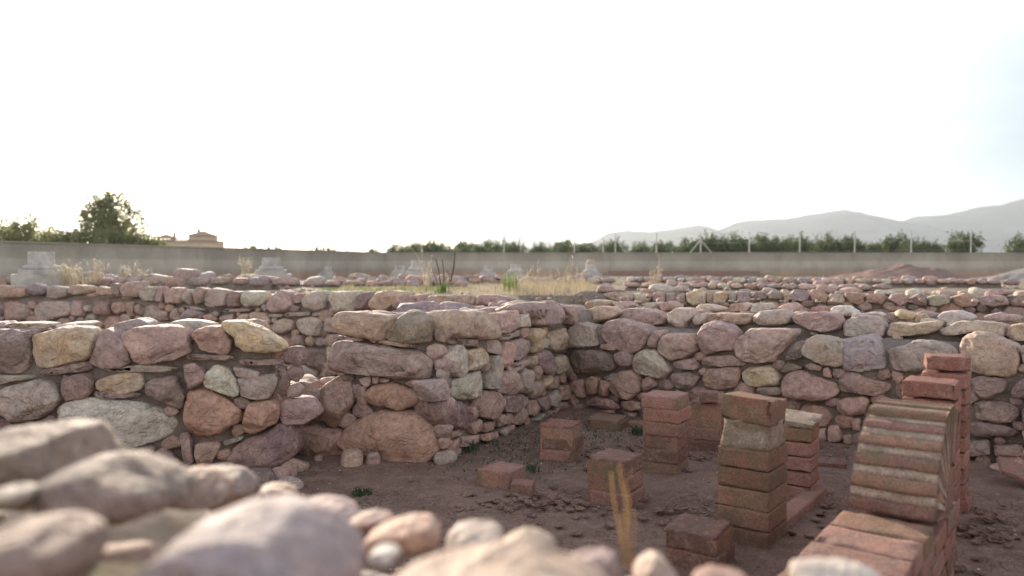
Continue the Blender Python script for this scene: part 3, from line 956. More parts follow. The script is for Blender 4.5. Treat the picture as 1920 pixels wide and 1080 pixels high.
# low sill left in the doorway
FT = Face((-1.62, 5.32), (-1.12, 5.25))
base = np.array([-1.4, 5.5, 0.0])
wT = empty('stone_sill', base, 'low line of reddish boulders filling the gap between the two short walls', 'stone sill')
ss = StoneSet()
trace(FT, ss, SILL_TXT, 2500)
fill(FT, ss, -.1, .5, 0, lambda u: .42, 35, rmax=.07, nmax=20, keys='bks')
scatter_top(ss, [(-1.6, 5.45), (-1.15, 5.4), (-1.1, 5.8), (-1.5, 5.85)], .42, 8, .1, .3, 36, keys='kbtm')
ss.build(wT, base)
core(wT, base, [(-1.66, 5.40), (-1.1, 5.34), (-1.05, 5.9), (-1.6, 5.95)], -.1, .36, 37)

# left wall with the big white boulder
F1 = Face((-3.75, 4.55), (-1.30, 4.87))
base = F1.world(1.2, 0, .3); base[2] = 0
w1 = empty('stone_wall', base, 'rubble wall of large boulders with a whitish oblong one in its lower course, ending at the gap', 'stone wall')
ss = StoneSet()
trace(F1, ss, L1_TXT, 3000)
trace(F1, ss, L1_BACK, 3100, back=.22, base_depth=.16, record=False)
fill(F1, ss, .1, 2.42, 0.0, lambda u: .78, 41, rmax=.09, nmax=70, keys='mdpb')
scatter_top(ss, [plan(F1, .1, .5), plan(F1, 2.1, .5), plan(F1, 2.1, .28), plan(F1, .1, .28)], .86, 16, .1, .3, 42)
fill(F1, ss, -.58, .42, 0.0, lambda u: .86, 44, rmax=.15, nmax=30, keys='mdbg')
# the stones that make the wall's free end
g = np.random.default_rng(5)
for i in range(14):
    v = .08 + (i % 5)*.17; bk = .16 + (i // 5)*.12
    q = plan(F1, 2.25 - (.06 if v > .4 else 0) + g.uniform(-.02, .02), bk)
    free_stone(ss, (q[0], q[1], v), (g.uniform(.14, .2), g.uniform(.16, .24), g.uniform(.15, .19)), g.choice(list('bbdm')), 3300+i, ang=1.2)
ss.build(w1, base)
core(w1, base, [plan(F1, -.6, .06), plan(F1, 2.28, .06), plan(F1, 2.18, .50), plan(F1, -.6, .55)], -.1, .83, 43)

# far wall of the neighbouring room
FB = Face((-9.2, 11.85), (-2.35, 9.48))
FB2 = Face((-2.35, 9.48), CORNER)
base = np.array([-3.0, 9.9, 0.0])
wB = empty('stone_wall', base, 'far rubble wall running behind the first walls, its top course of upright rounded cobbles lit along the edge', 'stone wall')
ss = StoneSet()
for i, (key, opts, pts) in enumerate(parse(B1_TXT)):
    mxp = sum(p[0] for p in pts) / len(pts)
    f = FB if mxp < 600 else FB2
    uv = [f.uv(x, y) for x, y in pts]
    wd = max(q[0] for q in uv)-min(q[0] for q in uv); ht = max(q[1] for q in uv)-min(q[1] for q in uv)
    dep = min(wd, ht)*.6
    f.place(ss, uv, key, dep, dep - min(.06, dep*.5), 4000+i, 4, .3 if 'r' in opts else .6)
fill(FB, ss, .1, 7.2, 0.0, lambda u: .80, 51, rmax=.13, nmax=120, cell=.03)
fill(FB2, ss, .0, 3.6, 0.0, lambda u: .78, 52, rmax=.10, nmax=120, cell=.025)
nB = 5000
for (f, ua, ub) in ((FB, .1, 7.2), (FB2, 0, 3.3)):
    scatter_top(ss, [plan(f, ua, .6), plan(f, ub, .6), plan(f, ub, .2), plan(f, ua, .2)], .86, int((ub-ua)*9), .1, .36, nB, keys='tmkcgt', flat=.3); nB += 1
ss.build(wB, base)
core(wB, base, [plan(FB, -.3, .07), plan(FB, FB.len, .07), plan(FB2, FB2.len+.1, .07), plan(FB2, FB2.len+.1, .6), plan(FB2, .1, .6), plan(FB, -.3, .6)], -.1, .87, 53, vox=.07)

# second wall behind the back wall
FC = Face((0.9, 10.1), (7.2, 8.5))
base = np.array([3.8, 9.6, .5])
wC = empty('stone_wall', base, 'low rubble wall of squarish cobbles in one neat row, running parallel just beyond the back wall', 'stone wall')
ss = StoneSet()
trace(FC, ss, C_TXT, 6000)
fill(FC, ss, .05, 6.3, .55, lambda u: .86, 61, rmax=.10, nmax=120, keys='bmdkp', cell=.025)
fill(FC, ss, 5.3, 6.3, .8, lambda u: 1.03, 62, rmax=.13, nmax=12, cell=.025)
scatter_top(ss, [plan(FC, .1, .75), plan(FC, 6.4, .75), plan(FC, 6.4, .2), plan(FC, .1, .2)], .95, 62, .09, .30, 63, keys='tmkcgwb', flat=.4)
ss.build(wC, base)
core(wC, base, [plan(FC, -.1, .07), plan(FC, 6.7, .07), plan(FC, 6.7, .8), plan(FC, -.1, .8)], .3, .94, 64, vox=.06)

# more distant low rows
def far_row(pa, pb, z, zt, thick, n, smin, smax, seed, label, keys='mtkbcgmq'):
    f = Face(pa, pb)
    base = f.world(f.len/2, 0, thick/2); base[2] = z
    wl = empty('stone_wall', base, label, 'stone wall')
    ss = StoneSet(); g = np.random.default_rng(seed)
    u = 0; k = 0
    while u < f.len:
        s = g.uniform(smin, smax)
        h = g.uniform(.75, 1.15)*min(s, (zt - z)*.75)
        free_stone(ss, tuple(f.world(u + s/2, zt - h*.35, .1)), (s, .24, h), g.choice(list(keys)), seed*77+k, 2 if smax < .2 else 3, .7, rz=math.atan2(f.U[1], f.U[0]) + g.normal()*.1)
        u += s*.98; k += 1
    scatter_top(ss, [plan(f, 0, thick), plan(f, f.len, thick), plan(f, f.len, .25), plan(f, 0, .25)], zt - .02, n, smin*.8, smax, seed+1, keys, .45)
    ss.build(wl, base)
    core(wl, base, [plan(f, 0, .06), plan(f, f.len, .06), plan(f, f.len, thick), plan(f, 0, thick)], z-.1, zt-.05, seed+2, vox=.09)
    return wl
far_row((2.3, 15.6), (8.4, 13.2), .9, 1.04, .5, 40, .14, .30, 71, 'low far rubble row of small cobbles in front of the red soil heap')
far_row((1.8, 12.6), (5.6, 11.5), .88, 1.0, .6, 40, .12, .32, 72, 'tumbled low rubble row between the neat cobble wall and the far row')
far_row((-9.0, 13.6), (-3.9, 12.5), .88, 1.08, .45, 30, .25, .6, 73, 'pale sunlit line of flat stones behind the far wall, under the nearest column base')
far_row((-3.2, 15.5), (2.0, 16.4), .86, 1.01, .7, 60, .15, .45, 74, 'broken row of flat pinkish stones beyond the dry grass, before the small column bases')
far_row((-5.6, 14.7), (-1.0, 13.9), .86, 1.0, .4, 25, .2, .5, 75, 'sunlit row of flat slabs leading to the second column base')

# ------------------------------------------------------------------ near wall the camera looks over
base = np.array([0.0, .9, 0.0])
wN = empty('stone_wall', base, 'blurred near wall top of big rounded boulders along the bottom of the view', 'stone wall')
ss = StoneSet()
def near_stone(x0, y0, x1, y1, Y, key, seed, dep=None, ang=.2, tilt=0.0, outline=None):
    """a stone whose outline as seen spans the pixel box, standing at distance Y"""
    c = at_y((x0+x1)/2, (y0+y1)/2, Y)
    W_, H_ = (x1-x0)*Y/F*.92, (y1-y0)*Y/F*.93
    g = np.random.default_rng(seed); n = 10
    al = math.atan2(CZ - c[2], Y); Hh = H_/2
    dep = min(dep*1.6, .78*Hh/math.sin(al)); hz = math.sqrt(max(Hh*Hh - (dep*math.sin(al))**2, (.4*Hh)**2))/math.cos(al); H_ = 2*hz
    poly = [(W_/2*g.uniform(.93, 1.05)*math.cos(6.283*j/n), H_/2*g.uniform(.93, 1.05)*math.sin(6.283*j/n)) for j in range(n)]
    if outline:
        poly = [((x-(x0+x1)/2)*Y/F*.89, -(y-(y0+y1)/2)*Y/F*H_/(y1-y0)/Y*F) for x, y in outline]
    (ox_, oz_), r, A = radial(poly)
    c = c + np.array([ox_, 0, oz_])
    V, Fc = rock(r, dep, 5, seed, ang + .35, .66)
    M = np.array(Matrix.Rotation(tilt, 3, 'Y') @ Matrix.Rotation(math.pi/2, 3, 'X'))
    ss.add(V @ M.T + c, Fc, A, key, seed)
NS = [(-90,955,168,1150,.86,'z',.6,.09,0),
      (650,1014,1215,1330,.80,'t',0,.16,0), (548,930,680,1010,1.42,'k',0,.1,.2),
      (632,957,745,1020,1.36,'r',1.2,.1,-.2), 
      (688,1020,752,1060,1.12,'w',.5,.06,0), (1060,1028,1180,1090,1.15,'m',.9,.08,0), 
      (-30,905,62,955,1.02,'g',.5,.07,0), (478,905,560,950,1.66,'b',.3,.09,.2), (1290,1062,1420,1130,1.1,'b',.9,.08,0),
      (-260,850,-50,1000,1.1,'b',.2,.1,0), (-250,1010,-60,1200,.85,'m',.2,.1,0)]
for i, (a, b_, c_, d_, Y, key, ang, dep, tl) in enumerate(NS):
    near_stone(a, b_, c_, d_, Y, key, 7000+i, dep, ang or .15, tl)
NP = [('n', 1.28, .12, .5, '-70,950 -60,800 0,790 60,785 130,787 150,830 190,900 150,950'),
      ('n', 1.12, .12, .9, '85,985 90,870 130,845 180,838 230,865 290,900 345,950 340,985 200,995'),
      ('q', .90, .15, .5, '292,1000 330,965 400,935 470,920 540,930 600,970 650,1020 690,1080 690,1190 300,1190'),
      ('z', 1.45, .12, .9, '290,885 340,872 380,885 425,930 440,955 300,955'),
      ('d', 1.75, .12, .8, '335,900 345,875 390,868 440,885 475,930 460,965 350,965'),
      ('s', 1.27, .08, 1.2, '668,1025 690,1000 730,975 780,962 815,965 835,995 832,1030 750,1045 690,1045'),
      ('g', 1.30, .08, 1.6, '828,1015 850,980 880,975 930,977 950,995 952,1030 900,1050 835,1050'),
      ('t', 1.22, .08, 1.6, '930,1030 955,1005 985,987 1020,1000 1050,1025 1058,1070 940,1070'),
      ('t', 1.22, .07, 1.6, '1186,1085 1200,1055 1230,1030 1252,1045 1275,1085 1270,1115 1190,1115'),
      ('w', 1.15, .10, 1.2, '1480,1062 1500,1055 1560,1048 1600,1047 1650,1060 1680,1085 1690,1140 1480,1140')]
for i, (key, Y, dep, ang, txt) in enumerate(NP):
    ol = [tuple(float(v) for v in q.split(',')) for q in txt.split()]
    X_ = [q[0] for q in ol]; Y_ = [q[1] for q in ol]
    near_stone(min(X_), min(Y_), max(X_), max(Y_), Y, key, 7100+i, dep, ang, 0, ol)
npoly = [(-3.0, 1.95), (-1.05, 1.75), (-.62, 1.58), (-.06, 1.25), (.5, 1.10), (1.6, .75), (2.6, .2), (2.4, -.6), (-3.0, -.6)]
def zn(x, y): return .735 + .13*max(0, min(1, (-x-.15)/.6))
g = np.random.default_rng(77)
scatter_top(ss, [(-2.4, 1.6), (-.9, 1.5), (-.1, 1.05), (.5, .95), (1.2, .7), (.8, .45), (-2.2, .5)], zn, 80, .035, .12, 78, keys='bmtgkc')
scatter_top(ss, [(-2.8, 1.75), (-1.5, 1.65), (-1.25, .9), (-1.2, -.4), (-2.8, -.4)], zn, 40, .16, .42, 81, keys='bmtgkc', flat=.5)
scatter_top(ss, [(.85, .72), (1.5, .5), (2.2, .05), (2.1, -.4), (.7, -.4)], zn, 22, .14, .34, 82, keys='bmtgkc', flat=.5)
fN = Face((-.95, 1.70), (2.5, .30))
fill(fN, ss, 0.0, 3.6, 0.0, lambda u: .72, 79, rmax=.13, nmax=110)
ss.build(wN, base)
core(wN, base, npoly, -.1, [.90, .86, .84, .74, .70, .70, .70, .7, .88], 80, vox=.035, amp=.018)

# loose stones lying in the pit at the foot of the walls
def loose(name, px, py, size, key, seed, label, z=0.0, group=None, ang=.6):
    p = at_z(px, py, z)
    W, Fc = free_stone(None, (0, 0, 0), size, key, seed, 3, ang)
    c1, c2 = tint(key, np.random.default_rng(seed))
    o = mesh_obj(name, W, Fc, M_STONE, None, (p[0], p[1], z + size[2]*.3), True, c1, c2)
    return tag(o, label, 'stone', group)
loose('loose_stone', 525, 905, (.13, .12, .12), 'b', 8001, 'round brown stone lying at the foot of the left wall\'s corner boulder')
loose('loose_stone', 485, 912, (.24, .16, .13), 'd', 8002, 'dull purple stone half sunk beside the round brown one at the left wall\'s foot')
loose('loose_stone', 545, 915, (.17, .11, .08), 'g', 8003, 'flat grey stone with a pale sunlit top edge at the left wall\'s corner')
loose('loose_stone', 540, 893, (.13, .12, .1), 'b', 8004, 'small reddish stone under the overhang of the corner boulder')
loose('loose_stone', 660, 872, (.22, .15, .12), 'b', 8005, 'angular brown stone below the gap, left of the dry tuft')
loose('loose_stone', 597, 866, (.07, .06, .06), 't', 8006, 'small tan stone under the square brown block of the gap')
loose('loose_stone', 700, 870, (.13, .1, .1), 'm', 8007, 'mauve stone right under the left end of the salmon boulder')
loose('loose_stone', 836, 866, (.19, .14, .09), 'g', 8008, 'low grey stone at the right foot of the salmon boulder')
loose('loose_stone', 1895, 880, (.3, .2, .05), 'b', 8009, 'flat brown slab leaning low by the back wall at the frame\'s right edge')
loose('loose_stone', 770, 1000, (.05, .04, .03), 't', 8010, 'small tan pebble on the bare earth beyond the near wall')
loose('loose_stone', 1060, 742, (.11, .09, .08), 'b', 8011, 'brown stone tucked in the inner corner of the two walls')


# ------------------------------------------------------------------ ground
PITP = [(-9.6, 12.2), (-2.25, 9.75), (.62, 7.45), (6.2, 3.0), (6.4, -.2), (1.5, .3), (-.2, .9), (-1.2, 1.3), (-3.2, 1.5), (-9.6, 4.2)]
def gz(x, y):
    d = math.hypot(x, y)
    t_ = min(1, max(0, (d - 9) / 22))
    return .90 * (1-t_) + .87 * t_
def axis(lo, hi, fine_lo, fine_hi, st):
    a = list(np.arange(fine_lo, fine_hi, st)); v = fine_hi; s = st
    while v < hi: a.append(v); s *= 1.18; v += s
    a.append(hi); v = fine_lo - st; s = st; b_ = []
    while v > lo: b_.append(v); s *= 1.18; v -= s
    return np.array(sorted(b_ + [lo] + a))
xs = axis(-3400, 3400, -14, 14, .22); ys = axis(-600, 5600, -2, 30, .22)
NX, NY = len(xs), len(ys)
GX, GY = np.meshgrid(xs, ys, indexing='ij')
P2 = np.stack([GX.ravel(), GY.ravel()], 1)
h = vnoise(P2, 3, .9)*.05 + vnoise(P2, 4, 4)*.02
Z = np.array([gz(x, y) for x, y in P2]) + h*np.clip(30/np.maximum(np.hypot(P2[:,0], P2[:,1]), 30), 0, 1)
# between the back wall and the row beyond it the ground lies lower
for i, (x, y) in enumerate(P2):
    if .3 < x < 9.5 and y < 10.2 - .25*(x-.9) and y > 6.6 - .8*(x-.5): Z[i] -= .3
Fc = []
for i in range(NX-1):
    for j in range(NY-1):
        cx, cy = (xs[i]+xs[i+1])/2, (ys[j]+ys[j+1])/2
        if inside((cx, cy), PITP): continue
        Fc.append([i*NY+j, (i+1)*NY+j, (i+1)*NY+j+1, i*NY+j+1])
used = sorted({v for f in Fc for v in f}); mp_ = {v: k for k, v in enumerate(used)}
V = np.column_stack([P2, Z])[used]
o = mesh_obj('ground', V, [[mp_[v] for v in f] for f in Fc], M_GROUND); o['kind'] = 'structure'
# floor of the pit
st = .045
xs = np.arange(-3.4, 5.6, st); ys = np.arange(.6, 8.2, st)
GX, GY = np.meshgrid(xs, ys, indexing='ij'); P2 = np.stack([GX.ravel(), GY.ravel()], 1)
Z = vnoise(P2, 8, 1.5)*.03 + vnoise(P2, 9, 7)*.012 + vnoise(P2, 10, 22)*.006
i, j = np.meshgrid(np.arange(len(xs)-1), np.arange(len(ys)-1), indexing='ij'); n = len(ys)
Q = np.stack([i*n+j, (i+1)*n+j, (i+1)*n+j+1, i*n+j+1], -1).reshape(-1, 4)
PITZ = dict(P=P2, Z=Z)
o = mesh_obj('pit_floor', np.column_stack([P2, Z]), Q, M_PIT); o['kind'] = 'structure'
mb = MB(); mb.add([(-12, -2, -.06), (8, -2, -.06), (8, 14, -.06), (-12, 14, -.06)], [[0, 1, 2, 3]])
o = mb.build('pit_subsoil', M_PIT); o['kind'] = 'structure'

def pebble_mesh(name, pts, sizes, seed, mat, keys, label, cat, zf=lambda x, y: 0):
    g = np.random.default_rng(seed); D, T = ico(1)
    VV = []; FF = []; A = []; n = 0
    for (x, y), s in zip(pts, sizes):
        sc3 = g.uniform(.6, 1.2, 3)*s; sc3[2] *= .6
        V = D*sc3*(1 + g.normal(size=(len(D), 1))*.12)
        a = g.uniform(0, 6.28); ca, sa = math.cos(a), math.sin(a)
        V = np.stack([V[:,0]*ca-V[:,1]*sa, V[:,0]*sa+V[:,1]*ca, V[:,2]], 1) + [x, y, zf(x, y) + s*.2]
        VV.append(V); FF.append(T+n); n += len(V); A.append(np.tile(PAL[g.choice(list(keys))]*g.uniform(.8, 1.2), (len(V), 1)))
    A = np.concatenate(A)
    o = mesh_obj(name, np.concatenate(VV), np.concatenate(FF), mat, None, (0, 0, 0), True, A, A)
    tag(o, label, cat, kind='stuff'); return o
g = np.random.default_rng(21)
pts = [(g.uniform(-2, 4.6), g.uniform(1.6, 7.2)) for _ in range(1500)]
pebble_mesh('gravel', pts, [.004 + .009*g.random()**3 for _ in pts], 22, M_STONE, 'bbmdtkdb', 'small reddish and pale pebbles strewn over the pit floor', 'gravel')
pts = [(g.uniform(-1.6, 4.2), g.uniform(1.6, 7.0)) for _ in range(130)]
pebble_mesh('snail_shell_litter', pts, [.005 + .006*g.random()**2 for _ in pts], 23, simple('shell_white', (.62, .58, .52), .7, 30, .1, 0), 'w', 'tiny whitish shells and chips scattered on the pit floor', 'shells')
# curled mud flakes
VV = []; FF = []; n = 0
cl = [(-.55, 3.55, .55), (-.1, 3.0, .5), (.25, 2.65, .5), (.5, 2.2, .5), (1.2, 2.2, .5), (1.7, 2.0, .5), (.15, 4.2, .4), (1.1, 4.0, .5), (1.9, 3.0, .6), (2.3, 3.8, .5), (-.9, 3.0, .35), (.9, 5.3, .4), (1.5, 1.7, .5), (2.9, 2.6, .7)]
for cx, cy, rr in cl:
    for _ in range(120):
        x, y = cx + g.normal()*rr*.6, cy + g.normal()*rr*.35
        s = g.uniform(.010, .030); k = int(g.integers(5, 8)); off = g.uniform(0, 6.28)
        tx, ty = g.normal()*.16, g.normal()*.16
        ring = []
        for q in range(k):
            a = off + 6.283*q/k; r_ = s*g.uniform(.7, 1.25)
            px_, py_ = r_*math.cos(a), r_*math.sin(a)
            ring.append((x+px_, y+py_, .012 + px_*tx + py_*ty + .25*r_))
        cen = (x, y, .010)
        top = ring + [cen]; bot = [(a, b_, c-.005) for a, b_, c in top]
        VV += top + bot
        for q in range(k):
            q2 = (q+1) % k
            FF += [[n+q, n+q2, n+k], [n+k+1+q2, n+k+1+q, n+2*k+1], [n+q2, n+q, n+k+1+q, n+k+1+q2]]
        n += 2*k+2
o = mesh_obj('mud_flakes', VV, FF, M_PIT, None, (0, 0, 0), False)
tag(o, 'curled flakes of dried mud in patches on the pit floor', 'mud flakes', kind='stuff')
# rubble strewn on the high ground
pts = []
while len(pts) < 2600:
    x, y = g.uniform(-9, 13), 8.5 + 22*g.random()**1.4
    if not inside((x, y), PITP): pts.append((x, y))
pebble_mesh('surface_rubble', pts, [.012 + .05*g.random()**4 for _ in pts], 25, M_STONE, 'mtkbcg', 'scattered small stones on the ground between the ruined walls', 'rubble', gz)

# ------------------------------------------------------------------ bricks
def brick_part(parent, c, size, rz, mat, seed, name='brick', chip=.018, tilt=(0, 0)):
    """one worn brick: a subdivided block with soft, chipped edges; c is the centre of its base"""
    import bmesh
    g = np.random.default_rng(seed)
    bm = bmesh.new(); bmesh.ops.create_cube(bm, size=1)
    bmesh.ops.scale(bm, verts=bm.verts, vec=size)
    bmesh.ops.bevel(bm, geom=bm.edges[:], offset=min(.006, size[2]*.12), segments=2, affect='EDGES', profile=.6)
    bmesh.ops.subdivide_edges(bm, edges=[e for e in bm.edges if e.calc_length() > .03], cuts=7, use_grid_fill=True)
    V = np.array([v.co[:] for v in bm.verts]); bm.normal_update()
    Nn = np.array([v.normal[:] for v in bm.verts])
    edge = np.abs(V) / (np.array(size)/2)
    ed = np.sort(edge, axis=1)[:, 1]               # near an edge when the 2nd largest is ~1
    n1 = vnoise(V, seed, 18)*1.0; n2 = vnoise(V, seed+1, 60)
    V = V + Nn*(n1*.006 + n2*.003)[:, None]
    k = np.clip((ed - .86)/.14, 0, 1)*np.clip(vnoise(V, seed+2, 30)*3, 0, 1)
    V = V - Nn*(k*chip)[:, None]
    for v, p in zip(bm.verts, V): v.co = p
    me = bpy.data.meshes.new(name); bm.to_mesh(me); bm.free()
    me.polygons.foreach_set('use_smooth', [True]*len(me.polygons))
    me.materials.append(mat)
    o = bpy.data.objects.new(name, me); C.objects.link(o); o.parent = parent
    o.location = (c[0], c[1], c[2] + size[2]/2); o.rotation_euler = (tilt[0], tilt[1], rz)
    return o
D2 = math.atan2(-.16, .26) * 0 + math.atan2(-.60, .80)     # bricks are laid parallel to the back wall
def pillar(px, py, ztop, nb, S, label, seed, rz=D2, mat=M_BRICK, joint=.0035, jitter=.009, mats=None, zb=0.0):
    """px,py: centre of the pillar's top as seen; nb bricks from the floor up"""
    p = at_z(px, py, ztop)
    r = empty('brick_pillar', (p[0], p[1], zb), label, 'brick pillar', 'short brick pillars of the sunken floor')
    hb = (ztop - zb + .02) / nb
    g = np.random.default_rng(seed)
    mo = MB()
    for i in range(nb):
        s = S*g.uniform(.965, 1.02)
        brick_part(r, (g.normal()*jitter, g.normal()*jitter, -.02 + i*hb), (s, s, hb - joint), rz + g.normal()*.03, (mats or {}).get(i, mat), seed*31+i)
    mo.box((0, 0, (ztop-zb-.02)/2 - .012), (S*.965, S*.965, ztop - zb - .005), rz)
    mo.build('mortar_joint', M_BRICKOLD, r)
    return r, p
pillar(939, 873, .10, 1, .225, 'single low brick standing alone on the earth, nearest the salmon boulder', 1, rz=R(-26))
pillar(1053, 791, .235, 3, .235, 'stack of three bricks with a cleaner reddish brick on top, near the inner corner', 2, rz=R(-22), jitter=.01, mats={2: M_BRICKRED})
pillar(1144, 781, .085, 1, .26, 'low mossy dark brick by the foot of the back wall', 3, rz=R(-24), mat=M_BRICKOLD)
pillar(1249, 737, .49, 6, .235, 'tallest free pillar of six bricks with a pale dusty top', 4, mats={4: M_BRICKRED}, rz=R(-30), jitter=.009)
rB, pB = pillar(1327, 749, .345, 4, .24, 'pillar of four bricks carrying a small half brick, behind the six-brick one', 5, rz=R(-24), jitter=.012)
pillar(1153, 851, .255, 3, .235, 'stack of three bricks behind the dry stalk', 6, rz=R(-32), jitter=.008)
pillar(1312, 981, .17, 2, .235, 'two stacked bricks closest to the near wall', 7, rz=R(-33), jitter=.008)
def single(px, py, z, size, rz, label, seed, mat=M_BRICK, tilt=(0, 0), name='loose_brick'):
    p = at_z(px, py, z)
    o = brick_part(None, (p[0], p[1], z - size[2]), size, rz, mat, seed, name, .010, tilt)
    return tag(o, label, 'brick')
single(980, 903, .055, (.13, .11, .065), R(-10), 'broken brick end lying beside the single low brick', 41)
single(1329, 733, .425, (.13, .11, .078), R(-14), 'half brick resting on top of the four-brick pillar', 42)
single(1195, 790, .04, (.17, .12, .05), R(-24), 'dark brick fragment lying right of the mossy low brick', 43, M_BRICKOLD)
single(1549, 862, .03, (.24, .16, .04), R(-20), 'flat pale tile lying on the earth right of the pillar with the slanted top', 44)
single(1797, 928, .07, (.12, .2, .07), R(-38), 'brick fragment on the earth right of the tall back pillar', 45, M_BRICKRED)
single(1912, 880, .10, (.22, .18, .03), R(-20), 'tilted thin tile leaning at the right edge by the back wall', 46, M_BRICK, tilt=(.3, .3))
# the pillar with the springing of a vault (bulged tile on a mossy mortar neck)
z1 = .45
p = at_z(1412, 832, z1)
r = empty('vault_springer', (p[0], p[1], 0), 'mossy brick pier topped by a leaning red tile on a hollowed mortar neck', 'brick pier')
for i in range(5):
    brick_part(r, (0, 0, -.02 + i*.094), (.25, .27, .0915), D2 + .02*((i % 2)-.5), M_BRICKOLD, 500+i, chip=.007)
def loft(rings, mat, name, parent, seed, amp=.006):
    V = []; Fc = []; k = len(rings[0])
    for rg in rings: V += rg
    for i in range(len(rings)-1):
        for j in range(k): Fc.append([i*k+j, i*k+(j+1)%k, (i+1)*k+(j+1)%k, (i+1)*k+j])
    Fc.append(list(range(k))[::-1]); Fc.append([(len(rings)-1)*k+j for j in range(k)])
    V = np.array(V); V = V + np.random.default_rng(seed).normal(size=V.shape)*amp*.25
    V[:, :2] *= (1 + vnoise(V, seed, 16)*amp*4)[:, None]
    return mesh_obj(name, V, Fc, mat, parent)
def rect_ring(cx, cy, z, hx, hy, rz, n=7, zs=0.0, round_=.12):
    pts = []
    for s in range(4):
        for q in range(n):
            t_ = q/n*2-1
            x, y = [(t_*hx, -hy), (hx, t_*hy), (-t_*hx, hy), (-hx, -t_*hy)][s]
            f = 1 - round_*(abs(x/hx)*abs(y/hy))**4
            pts.append((x*f, y*f))
    ca, sa = math.cos(rz), math.sin(rz)
    return [(cx + x*ca - y*sa, cy + x*sa + y*ca, z + zs*x) for x, y in pts]
nb_ = (math.sin(D2), -math.cos(D2))     # toward the viewer
def off(d): return (nb_[0]*d, nb_[1]*d)
prof = [(.445, .122, .130, 0), (.47, .121, .130, 0), (.495, .117, .122, -.006), (.52, .114, .112, -.012), (.545, .114, .108, -.014), (.575, .118, .112, -.008)]
loft([rect_ring(*off(d), z, hx, hy, D2, round_=.05) for z, hx, hy, d in prof], M_BMORTAR, 'mortar_neck', r, 61, .012)
q = off(-.004)
brick_part(r, (q[0], q[1], .562), (.243, .225, .12), D2, M_BRICKRUST, 562, 'leaning_tile', .035, tilt=(R(-5), R(3)))
# pillar behind it with a slanted slab and the kerb that joins them
p2 = at_z(1497, 781, .44)
r = empty('brick_pillar', (p2[0], p2[1], 0), 'narrow pillar with a slanted pale slab on top, behind the mossy pier', 'brick pillar', 'short brick pillars of the sunken floor')
for i in range(5):
    brick_part(r, (0, 0, -.02 + i*.084), (.19, .2, .078), D2+.05, M_BRICKOLD if i == 4 else M_BRICK, 520+i)
brick_part(r, (0.0, 0.0, .41), (.22, .22, .032), D2+.05, M_BMORTAR, 527, 'top_slab', tilt=(.12, .06))
pk = at_z(1492, 945, .045)
o = brick_part(None, (pk[0], pk[1], -.04), (.10, .85, .085), D2, M_BRICK, 530, 'brick_kerb'); tag(o, 'low brick kerb on the earth joining the mossy pier to the pillar behind it', 'brick kerb')

# the ruined arch wall on the right
AU = np.array([math.cos(D2), math.sin(D2)]); AV = np.array([-math.sin(D2), math.cos(D2)])   # across, and away from the viewer
pa = at_z(1650, 985, .40)        # a point on its low shelf
r = empty('arch_wall', (pa[0], pa[1], 0), 'ruined brick arch wall with a low flat shelf rising in rounded weathered steps', 'arch wall')
def ab(u, v): return (AU[0]*u + AV[0]*v, AU[1]*u + AV[1]*v)
WID = .30
k = 0
# low shelf: body of courses, bricks laid flat on top
for c in range(4):
    for v0 in np.arange(-1.2, .70, .30):
        q = ab(0, v0 + (.07 if c % 2 else 0)); k += 1
        brick_part(r, (q[0], q[1], -.02 + c*.0855), (WID*.97, .285, .078), D2, M_BRICK if (k % 3) else M_BRICKRED, 600+k)
for n_, v0 in enumerate(np.arange(-1.2, .22, .205)):
    q = ab(.0, v0); brick_part(r, (q[0], q[1], .322), (WID*1.02, .195, .072), D2, M_BRICK if n_ % 3 else M_BRICKOLD, 660+n_, 'shelf_brick', .018, tilt=(0, 0))
# stepped, rounded courses leaning back: each a prism across the wall with a worn front
def band(prof, name, mat, wid, seed, amp=.006):
    """prof: (away, up) outline points; extruded across the wall"""
    P_ = []
    for a, b_ in zip(prof, prof[1:] + prof[:1]):
        L_ = math.hypot(b_[0]-a[0], b_[1]-a[1]); n_ = max(1, int(min(L_, .12)/.012)) if a[0] < .6 else 2
        for q in range(n_): P_.append((a[0]+(b_[0]-a[0])*q/n_, a[1]+(b_[1]-a[1])*q/n_))
    K = len(P_); W_ = 26; V = []; Fc = []
    for i in range(W_+1):
        u = (i/W_-.5)*wid
        sh = 1 if 0 < i < W_ else 0
        for v, z in P_: V.append((u, v + (.006 if not sh else 0), z))
    V = np.array(V); cen = V.mean(0)
    nz_ = vnoise(V, seed, 22)*amp*1.5 + vnoise(V, seed+1, 70)*amp*.7
    V[:, 1] += nz_*1.1 + vnoise(V, seed+5, 150)*amp*.35; V[:, 2] += vnoise(V, seed+2, 25)*amp*.22; V[:, 0] *= 1 + vnoise(V, seed+3, 18)*.03
    W = np.stack([AU[0]*V[:,0]+AV[0]*V[:,1], AU[1]*V[:,0]+AV[1]*V[:,1], V[:,2]], 1)
    for i in range(W_):
        for j in range(K): Fc.append([i*K+j, i*K+(j+1)%K, (i+1)*K+(j+1)%K, (i+1)*K+j])
    Fc.append(list(range(K))); Fc.append([W_*K+j for j in range(K)][::-1])
    return mesh_obj(name, W, Fc, mat, r, (0, 0, 0), True)
